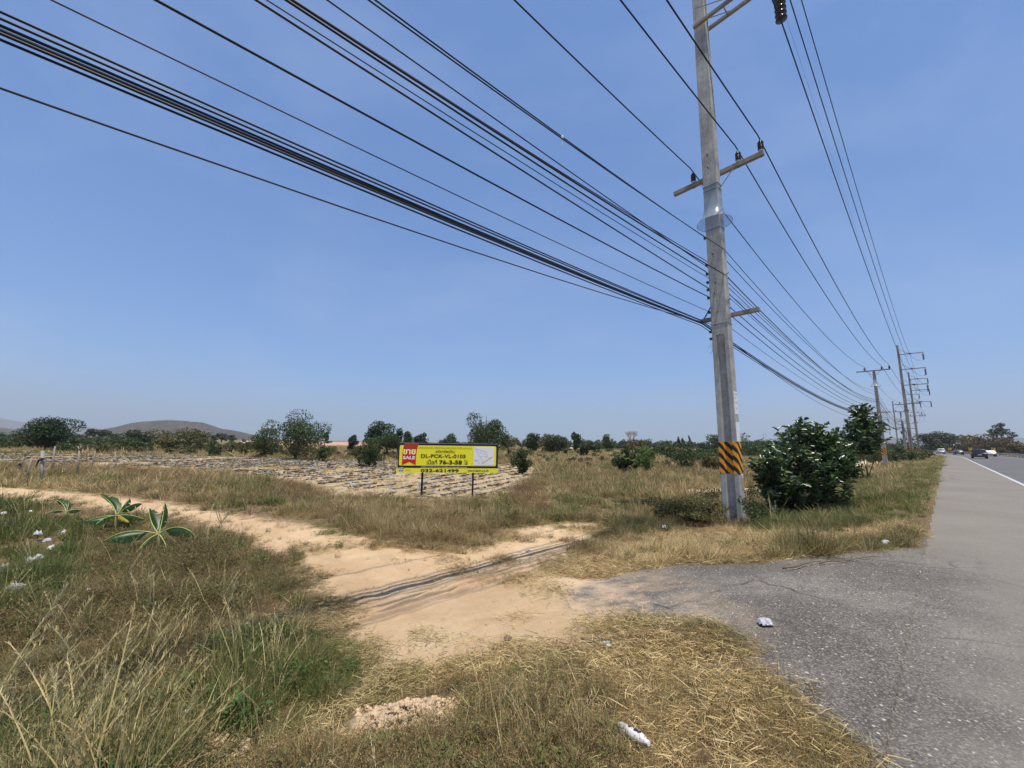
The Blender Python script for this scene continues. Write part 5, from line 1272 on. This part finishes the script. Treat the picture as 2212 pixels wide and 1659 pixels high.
def cover():
    rs = np.random.RandomState(77)
    N = 92000; r = 1.15 * np.exp(rs.rand(N) * math.log(170 / 1.15)); r = np.where(rs.rand(N) < .30, 1.6 + 10 * rs.rand(N) ** .8, r); az = (rs.rand(N) * 2 - 1) * math.radians(70)
    x = r * np.sin(az); y = r * np.cos(az); N = len(x)
    ds = sdist(x, y, P_TRACK); da = sdist(x, y, P_APRON); df = sdist(x, y, P_FIELD); dm = np.minimum(sdist(x, y, P_MOUND), sdist(x, y, P_MOUND2)); dc = np.minimum.reduce([sdist(x, y, p) for p in P_CLEARS])
    v = road_v(x, y); e = (fbm(x * 1.5, y * 1.5, 4) - .5)
    ok = ((v < -.52) | (v > 11.2)) & (da > .02 + .25 * np.maximum(e, 0)) 
    pr = np.ones(N)
    pr = np.where(ds < -.05 + e * 1.6, .02 + .30 * (fbm(x * 1.1, y * 1.1, 40) > .56) * (r > 3), pr); pr = np.where(df < e * 1.5, .55, pr)
    pr = np.where(dm < .12, .07, pr); pr = np.where(dc < .3 + e, .05, pr)
    # thin towards the middle of the sandy patch right of the sign
    reg = np.full(N, 'field', dtype='<U10')
    for k, p in RG.items(): reg[sdist(x, y, p) < (e * .5)] = k
    pat = fbm(x * .35, y * .35, 60); pat2 = fbm(x * 1.3, y * 1.3, 61)
    thin = np.where(r < 40, np.clip((pat2 - .28) * 4, .16, 1), 1); pr = pr * np.where(reg == 'verge', 1, thin)
    pr = np.where((reg == 'straw') | (reg == 'fweed'), pr * 1.0, pr)
    ok &= rs.rand(N) < pr
    x, y, r, reg, v, ds, df, pat, pat2, da = [q[ok] for q in (x, y, r, reg, v, ds, df, pat, pat2, da)]; N = len(x)
    z = zm(x, y); near = np.clip(1 - r / 60, 0, 1)
    # the bumps given to the ground sheet
    z += near * (0.14 * (fbm(x * 0.9, y * 0.9, 3) - 0.5)) * np.clip(ds / .4, 0, 1) * np.clip(da / .3, 0, 1)
    u1, u2, u3 = rs.rand(N), rs.rand(N), rs.rand(N)
    tint = np.clip(.10 + .9 * np.clip((pat - .46) * 5, 0, 1) * u1, 0, 1); hs = np.ones(N); kind = np.where(u2 < .54, 0, np.where(u2 < .68, 1, np.where(u2 < .95, 2, 3)))
    def setr(k, tn, ts, h, kk):
        m = np.char.startswith(reg, k)
        tint[m] = np.clip(tn + ts * (u1[m] - .5) + .6 * (pat2[m] - .5), 0, 1); hs[m] = h
        c = np.cumsum(kk); kind[m] = np.searchsorted(c / c[-1], u2[m])
    # kinds: 0 grass, 1 litter, 2 wiry weed, 3 small leafy weed, 4 tall stalk
    setr('lgreen', .90, .5, .95, [.66, .04, .24, .05, .01]); setr('lweed', .42, .8, .82, [.25, .04, .66, .04, .01]); setr('fgreen', .84, .8, .95, [.62, .10, .14, .10, .04])
    setr('fweed', .20, .9, .46, [.18, .20, .54, .07, .01]); setr('straw', .10, .5, .34, [.56, .26, .16, .02, 0]); setr('gold', .0, .08, .55, [.42, .54, .03, .01, 0])
    setr('verge', .76, .8, .66, [.72, .07, .12, .08, .01]); setr('lfront', .55, .9, .92, [.42, .06, .30, .18, .04]); setr('redweed', .0, .1, .8, [.15, .0, .85, 0, 0])
    m = (reg == 'verge') & (y > 14) & (pat2 > .52); tint[m] *= .45
    m = (v > -1.3) & (v < 0); hs[m] *= .8; tint[m] = np.maximum(tint[m], .6 * (y[m] > 9))
    m = (reg == 'field') & (r < 7.5); hs[m] *= .42
    hs *= .62 + .8 * np.clip((pat2 - .2) * 1.6, 0, 1)
    m = (ds < .9) & (r < 8); hs[m] *= .6
    m = (ds < .35) | (df < 0); hs[m] *= .42; kind[m & (kind == 4)] = 1
    m = (reg == 'field') & (r > 9) & (r < 30); hs[m] *= .85
    m = v > 11; tint[m] = .5
    lod = np.clip(r / 13, 1, 6) ** .75
    sc = hs * (.7 + .6 * u3)
    rot = np.stack([(rs.rand(N) - .5) * .35, (rs.rand(N) - .5) * .35, rs.rand(N) * 6.283], 1)
    m = (reg == 'gold') & (kind == 0); rot[m, 0] = .6 + rs.rand(m.sum()) * .5; rot[m, 2] = 1.9 + rs.normal(size=m.sum()) * .5
    P3 = np.stack([x, y, z], 1)
    rp_ = []
    def out(nm, m, protos, xy_boost=1.0, nvar=3, far_from=None):
        if m.sum() == 0: return
        s = sc[m] * 1.0; wl = lod[m] * xy_boost; S = np.stack([s * wl, s * wl, s * np.minimum(lod[m], 1.9) ** .6], 1)
        gn_scatter(nm, protos, P3[m], rot[m], S, tint[m], rs.randint(0, nvar, m.sum()))
    G0 = kind == 0; nr = r < 13
    out('near_grass', G0 & nr, [proto('blades_a%d' % i, tuft(i, 64, .40, .10, .42, .0046), 'grass') for i in range(3)] + [proto('blades_a%d' % i, join([tuft(i, 30, .34, .12, .6, .0045), tuft(i + 5, 14, .46, .08, .7, .0095, .7, 4)]), 'grass') for i in (3, 4)], 1, 5)
    out('far_grass', G0 & ~nr, [proto('blades_b%d' % i, tuft(20 + i, 60, .37, .20, .45, .011), 'grass') for i in range(4)], 1, 4)
    k1 = kind == 1; S_ = sc.copy(); sc[k1] = .8 + .5 * u3[k1]
    out('straw_litter', k1, [proto('straw_a%d' % i, litter(40 + i, 150, .21, .085, .0036, .04), 'grass') for i in range(4)], 1, 4)
    out('wiry_weeds', kind == 2, [proto('wiry_a%d' % i, twiggy(60 + i, 12, .42, .2, 150, .0035, 220, .014), 'weed') for i in range(4)], 1, 4)
    def leafy(seed, n, h, L):
        q = np.random.RandomState(seed); ph = q.rand(n) * 6.283; rr = .12 * np.sqrt(q.rand(n)); p = np.stack([rr * np.cos(ph), rr * np.sin(ph), h * q.rand(n) ** 1.5], 1)
        d = np.stack([np.cos(ph), np.sin(ph), .2 + .5 * q.rand(n)], 1) + unit(q, n) * .5; d /= np.linalg.norm(d, axis=1, keepdims=True)
        return leaves6(q, p, d, np.array([0, 0, 1.]) + unit(q, n) * .3, L * (.6 + .7 * q.rand(n)), L * .5 * (.7 + .5 * q.rand(n)))
    out('leafy_weeds', kind == 3, [proto('leafy_a%d' % i, leafy(80 + i, 80, .20, .058), 'leafy') for i in range(3)], 1)
    def stalk(seed):
        q = np.random.RandomState(seed); n = 6; root = q.normal(size=(n, 3)) * .05; root[:, 2] = 0; d = unit(q, n) * .42 + np.array([0, 0, 1.]); d /= np.linalg.norm(d, axis=1, keepdims=True)
        L = .95 * (.7 + .5 * q.rand(n)); v1, q1, k1_ = strips(q, root, d, L, np.full(n, .0075), np.full(n, .28), 6, .5)
        t = .6 + .4 * q.rand(n * 24); i = np.repeat(np.arange(n), 24); r2 = root[i] + d[i] * (L[i] * t)[:, None]; r2[:, 2] -= .28 * L[i] * t ** 2
        dd = d[i] + unit(q, len(i)) * .6; dd /= np.linalg.norm(dd, axis=1, keepdims=True); v2, q2, k2_ = strips(q, r2, dd, np.full(len(i), .03), np.full(len(i), .004), np.zeros(len(i)), 1, .4)
        return join([(v1, q1, np.full(len(v1), .7)), (v2, q2, np.full(len(v2), .95))])
    tint[kind == 4] = .15 + .4 * u1[kind == 4]
    out('seed_stalks', (kind == 4), [proto('stalk_a%d' % i, stalk(90 + i), 'grass') for i in range(3)], 1)
cover()

# loose gravel on the worn asphalt
def gravel():
    rs = np.random.RandomState(12); N = 5200; x = rs.uniform(1.2, 9, N); y = rs.uniform(1.2, 9.5, N)
    ok = (sdist(x, y, P_APRON) < -.02) & (road_v(x, y) < -.5) & (rs.rand(N) < .25 + .75 * (fbm(x, y, 14) > .5)); x, y = x[ok], y[ok]; n = len(x)
    pr = []
    for i in range(3):
        import bmesh
        bm = bmesh.new(); bmesh.ops.create_icosphere(bm, subdivisions=1, radius=.5); q = np.random.RandomState(i)
        for v in bm.verts: v.co = Vector((v.co.x * 1.2, v.co.y * .9, v.co.z * .6)) * (1 + .25 * q.randn() * .5)
        me = bpy.data.meshes.new('stone'); bm.to_mesh(me); bm.free(); me.materials.append(M['stone']); o = bpy.data.objects.new('stone_a%d' % i, me); pr.append(o)
    s = .006 + .013 * rs.rand(n) ** 3; gn_scatter('gravel', pr, np.stack([x, y, zm(x, y) + .002], 1), rs.rand(n, 3) * 6.28, np.stack([s, s, s], 1), np.zeros(n), rs.randint(0, 3, n))
t = NT('pale_gravel'); M['stone'] = t.end(t.prin(t.ramp(t.n('ShaderNodeObjectInfo').outputs['Random'], [(0, (.16, .15, .13)), (.6, (.36, .33, .29)), (1, (.62, .58, .5))]), .85))
gravel()

# ------------------------------------------------------------------ litter lying about
def crumple(name, label, cat, px, py, size, mat, seed, flat=.45, elong=(1, 1), group=None, dz=.0, rz=0.0):
    """thin crumpled sheet or bag: folded grid with a ragged outline, closed over itself"""
    x, y, z = G(px, py); rs = np.random.RandomState(seed); n = 26; t = np.linspace(-1, 1, n); X, Y = np.meshgrid(t, t, indexing='ij')
    R_ = np.hypot(X, Y); A = np.arctan2(Y, X); lim = .78 + .16 * np.sin(3 * A + seed) + .10 * np.sin(5 * A + 2 * seed) + .05 * np.sin(11 * A)
    h = np.zeros_like(X)
    for k in range(7):
        a = rs.rand() * 6.28; f = rs.uniform(1.5, 6); h += np.abs(((X * math.cos(a) + Y * math.sin(a)) * f + rs.rand() * 9) % 2 - 1) / f
    h = (h - h.min()) / (h.max() - h.min()); P = []; 
    for sgn in (1, 0):
        zz = (h * .75 + (.25 if sgn else -.12)) * flat * np.clip((lim - R_) * 3.2, .05, 1) if sgn else h * flat * .2
        P.append(np.stack([X * .5 * elong[0] + rs.normal(size=X.shape) * .008, Y * .5 * elong[1] + rs.normal(size=X.shape) * .008, zz], -1).reshape(-1, 3) * size)
    I = np.arange(n * n).reshape(n, n); ok = (R_ < lim); fm = ok[:-1, :-1] & ok[1:, :-1] & ok[1:, 1:] & ok[:-1, 1:]
    Q = np.stack([I[:-1, :-1], I[1:, :-1], I[1:, 1:], I[:-1, 1:]], -1)[fm]; Q = np.vstack([Q, Q[:, ::-1] + n * n])
    o = mesh_obj(name, np.vstack(P), Q, mat, None, None); o.location = (x, y, z + .01 + dz); o.rotation_euler = (rs.uniform(-.25, .25), rs.uniform(-.25, .25), rz or rs.uniform(0, 6)); return tag(o, label, cat, group)
M['foil'] = simple('white_plastic_litter', (.70, .69, .67), (.42, .40, .38), 9, .45, 0, .4)
M['bagm'] = simple('translucent_bag', (.33, .32, .36), (.46, .45, .5), 9, .3, 0, .5)
M['greenwrap'] = simple('green_white_wrapper', (.03, .14, .12), (.7, .72, .7), 14, .35, 0, .5)
M['brownwrap'] = simple('brown_wrapper', (.10, .05, .04), (.3, .22, .18), 14, .5)
M['bluewrap'] = simple('pale_blue_wrapper', (.30, .34, .40), (.55, .55, .56), 14, .4)
crumple('plastic_bag', 'grey translucent crumpled bag lying on the gravelly asphalt', 'litter', 1652, 1352, .20, M['bagm'], 3, .4, (1.0, .62), rz=2.1)
crumple('wrapper', 'green and white crumpled wrapper at the sand edge', 'litter', 1310, 1397, .13, M['greenwrap'], 5, .35, (1, .6), rz=.1)
crumple('wrapper', 'small dark brown wrapper on the sand', 'litter', 1097, 1384, .09, M['brownwrap'], 6, .5)
crumple('wrapper', 'pale blue wrapper at the grassy edge of the track', 'litter', 1140, 1193, .12, M['bluewrap'], 7, .35, (1, .5), rz=.1)
crumple('paper', 'white crumpled paper in the grass near the pole base', 'litter', 1436, 1150, .12, M['foil'], 8, .8, dz=.08)
crumple('paper', 'small white scrap on the straw strip right of the big bush', 'litter', 1914, 1180, .2, M['foil'], 9, .3, (1, .5), rz=.4, dz=.04)
crumple('foil', 'silvery foil scrap beside the sandy hollow at lower left', 'litter', 402, 1560, .085, M['foil'], 10, .35, dz=.06)
GL = 'white rubbish on the left bank'
for i, (px, py, sz_, m_, lab) in enumerate([(73, 1229, .42, 'foil', 'biggest white plastic heap on the left bank'), (106, 1203, .30, 'foil', 'white plastic cup shape just above the biggest white heap'), (134, 1166, .24, 'foil', 'white scrap nearest the middle banana plant on the left bank'),
    (78, 1170, .36, 'bluewrap', 'greyish plastic tangle on the green bank at left'), (99, 1186, .26, 'bluewrap', 'small grey plastic piece under the greyish tangle'), (4, 1247, .26, 'foil', 'white scrap at the left picture edge'),
    (70, 1257, .24, 'foil', 'pale strip below the biggest white heap'), (32, 1297, .36, 'bluewrap', 'long white and blue sheet lowest on the left bank'), (5, 1123, .30, 'foil', 'white scrap highest at the left picture edge'),
    (63, 1118, .22, 'foil', 'small white scrap in front of the smallest banana plant'), (187, 1300, .14, 'foil', 'tiny whitish scrap in brown weeds right of the bank')]):
    crumple('plastic_litter', lab, 'litter', px, py, sz_ * .72, M[m_], 30 + i, .4, (1, .6), GL, .15)
# white bottle
x, y, z = G(1370, 1614); t = thing('plastic_bottle', 'crushed white bottle with dark marks lying in the straw', 'bottle', (x, y, z + .06), .58); t.scale = (.78,) * 3
b = MB(); prof = [(0, 0), (.030, .002), (.036, .015), (.036, .07), (.033, .085), (.036, .10), (.034, .125), (.037, .15), (.033, .165), (.036, .19), (.030, .21), (.018, .235), (.014, .24), (.014, .255), (0, .255)]
b.lathe([(r_, z_ - .13) for r_, z_ in prof], 20); o = b.build('bottle_body', M['foil'], t, True); o.rotation_euler = (math.radians(82), .1, 0)
b = MB(); b.lathe([(.0165, .108), (.0165, .128), (0, .129)], 14); c = b.build('cap', M['paper'], t); c.rotation_euler = o.rotation_euler
for q in ((.02, .034), (.05, .030), (-.035, .022)):
    b = MB(); nn = 10; b.add([(q[1] * .5 * math.cos(k * .628), .0375, q[0] + q[1] * .5 * math.sin(k * .628)) for k in range(nn)], [tuple(range(nn))]); k = b.build('print_mark', M['navy'], t); k.rotation_euler = o.rotation_euler
# dead sticks
for i, (pa, pb_, r_, lab) in enumerate([((1690, 1233), (1775, 1218), .012, 'dark crooked stick on the asphalt below the striped pole'), ((1260, 1391), (1330, 1383), .010, 'short dark stick at the sand and asphalt boundary'), ((1770, 1222), (1900, 1205), .009, 'long thin twig along the straw edge of the asphalt')]):
    a = G(*pa); c = G(*pb_); b = MB(); A = Vector(a); B_ = Vector(c); rs = random.Random(i)
    pts = [A.lerp(B_, k / 6) + Vector((rs.uniform(-.03, .03), rs.uniform(-.03, .03), .02 + rs.uniform(0, .02))) for k in range(7)]
    b.tube(pts, [r_ * (1 - .08 * k) for k in range(7)], 6); o = b.build('stick', M['bark'], None, True); tag(o, lab, 'stick')
# dry weeds standing at the track edge behind the bananas
for i, (px, py, top, lab) in enumerate([(480, 1140, 1085, 'dry branching stalk left of two standing by the track'), (540, 1120, 1080, 'dry branching stalk right of two standing by the track')]):
    x, y, z = G(px, py); H_ = at_depth(px, top, y).z - z; b = MB(); rs = random.Random(i + 5)
    for k in range(9):
        a = rs.uniform(0, 6.28); e = Vector((math.cos(a) * H_ * .35, math.sin(a) * H_ * .2, H_ * rs.uniform(.7, 1.05))); s0 = Vector((0, 0, H_ * rs.uniform(0, .3))); b.tube([s0, s0.lerp(e, .5) + Vector((0, 0, -.03)), e], [.008, .006, .003], 4)
    o = b.build('dry_stalk', M['twig'], None, False, (x, y, z)); tag(o, lab, 'plant', 'dry stalks by the track')
# soil clods on the bare mound
def clods():
    rs = np.random.RandomState(5); pr = []
    import bmesh
    for i in range(3):
        bm = bmesh.new(); bmesh.ops.create_icosphere(bm, subdivisions=2, radius=.5); q = np.random.RandomState(i + 9)
        for v in bm.verts: v.co = v.co * (1 + .16 * q.randn()); v.co.z *= .75
        me = bpy.data.meshes.new('clod'); bm.to_mesh(me); bm.free(); me.materials.append(M['clod']); pr.append(bpy.data.objects.new('clod_a%d' % i, me))
    c = np.vstack([P_MOUND, P_MOUND2]); N = 1500; x = rs.uniform(c[:, 0].min(), c[:, 0].max(), N); y = rs.uniform(c[:, 1].min(), c[:, 1].max(), N)
    d = np.minimum(sdist(x, y, P_MOUND), sdist(x, y, P_MOUND2)); ok = d < .05; x, y, d = x[ok], y[ok], d[ok]; n = len(x)
    s = .006 + .045 * rs.rand(n) ** 4; z = zm(x, y) + .08 * sstep(-d / .25) + .025
    gn_scatter('soil_clods', pr, np.stack([x, y, z], 1), rs.rand(n, 3) * 6.28, np.stack([s, s, s], 1), np.zeros(n), rs.randint(0, 3, n))
def pebbles():
    rs = np.random.RandomState(31); N = 9000; r = 2.5 * np.exp(rs.rand(N) * math.log(22 / 2.5)); a = (rs.rand(N) * 2 - 1) * 1.15; x = r * np.sin(a); y = r * np.cos(a)
    ok = (sdist(x, y, P_TRACK) < .25) & (rs.rand(N) < .25 + .75 * (fbm(x * .9, y * .9, 71) > .52)); x, y = x[ok], y[ok]; n = len(x); import bmesh; pr = []
    for i in range(3):
        bm = bmesh.new(); bmesh.ops.create_icosphere(bm, subdivisions=1, radius=.5); q = np.random.RandomState(i + 19)
        for v in bm.verts: v.co = v.co * (1 + .2 * q.randn()); v.co.z *= .6
        me = bpy.data.meshes.new('crumb'); bm.to_mesh(me); bm.free(); me.materials.append(M['clod'] if i else M['stone']); pr.append(bpy.data.objects.new('crumb_a%d' % i, me))
    s = (.008 + .032 * rs.rand(n) ** 4) * np.clip(np.hypot(x, y) / 7, .7, 1.6)
    gn_scatter('soil_crumbs', pr, np.stack([x, y, zm(x, y)], 1), rs.rand(n, 3) * 6.28, np.stack([s, s, s], 1), np.zeros(n), rs.randint(0, 3, n))
M['clod'] = simple('pale_clod', (.58, .43, .28), (.42, .30, .19), 30, .95, 0, .1)
clods()
pebbles()
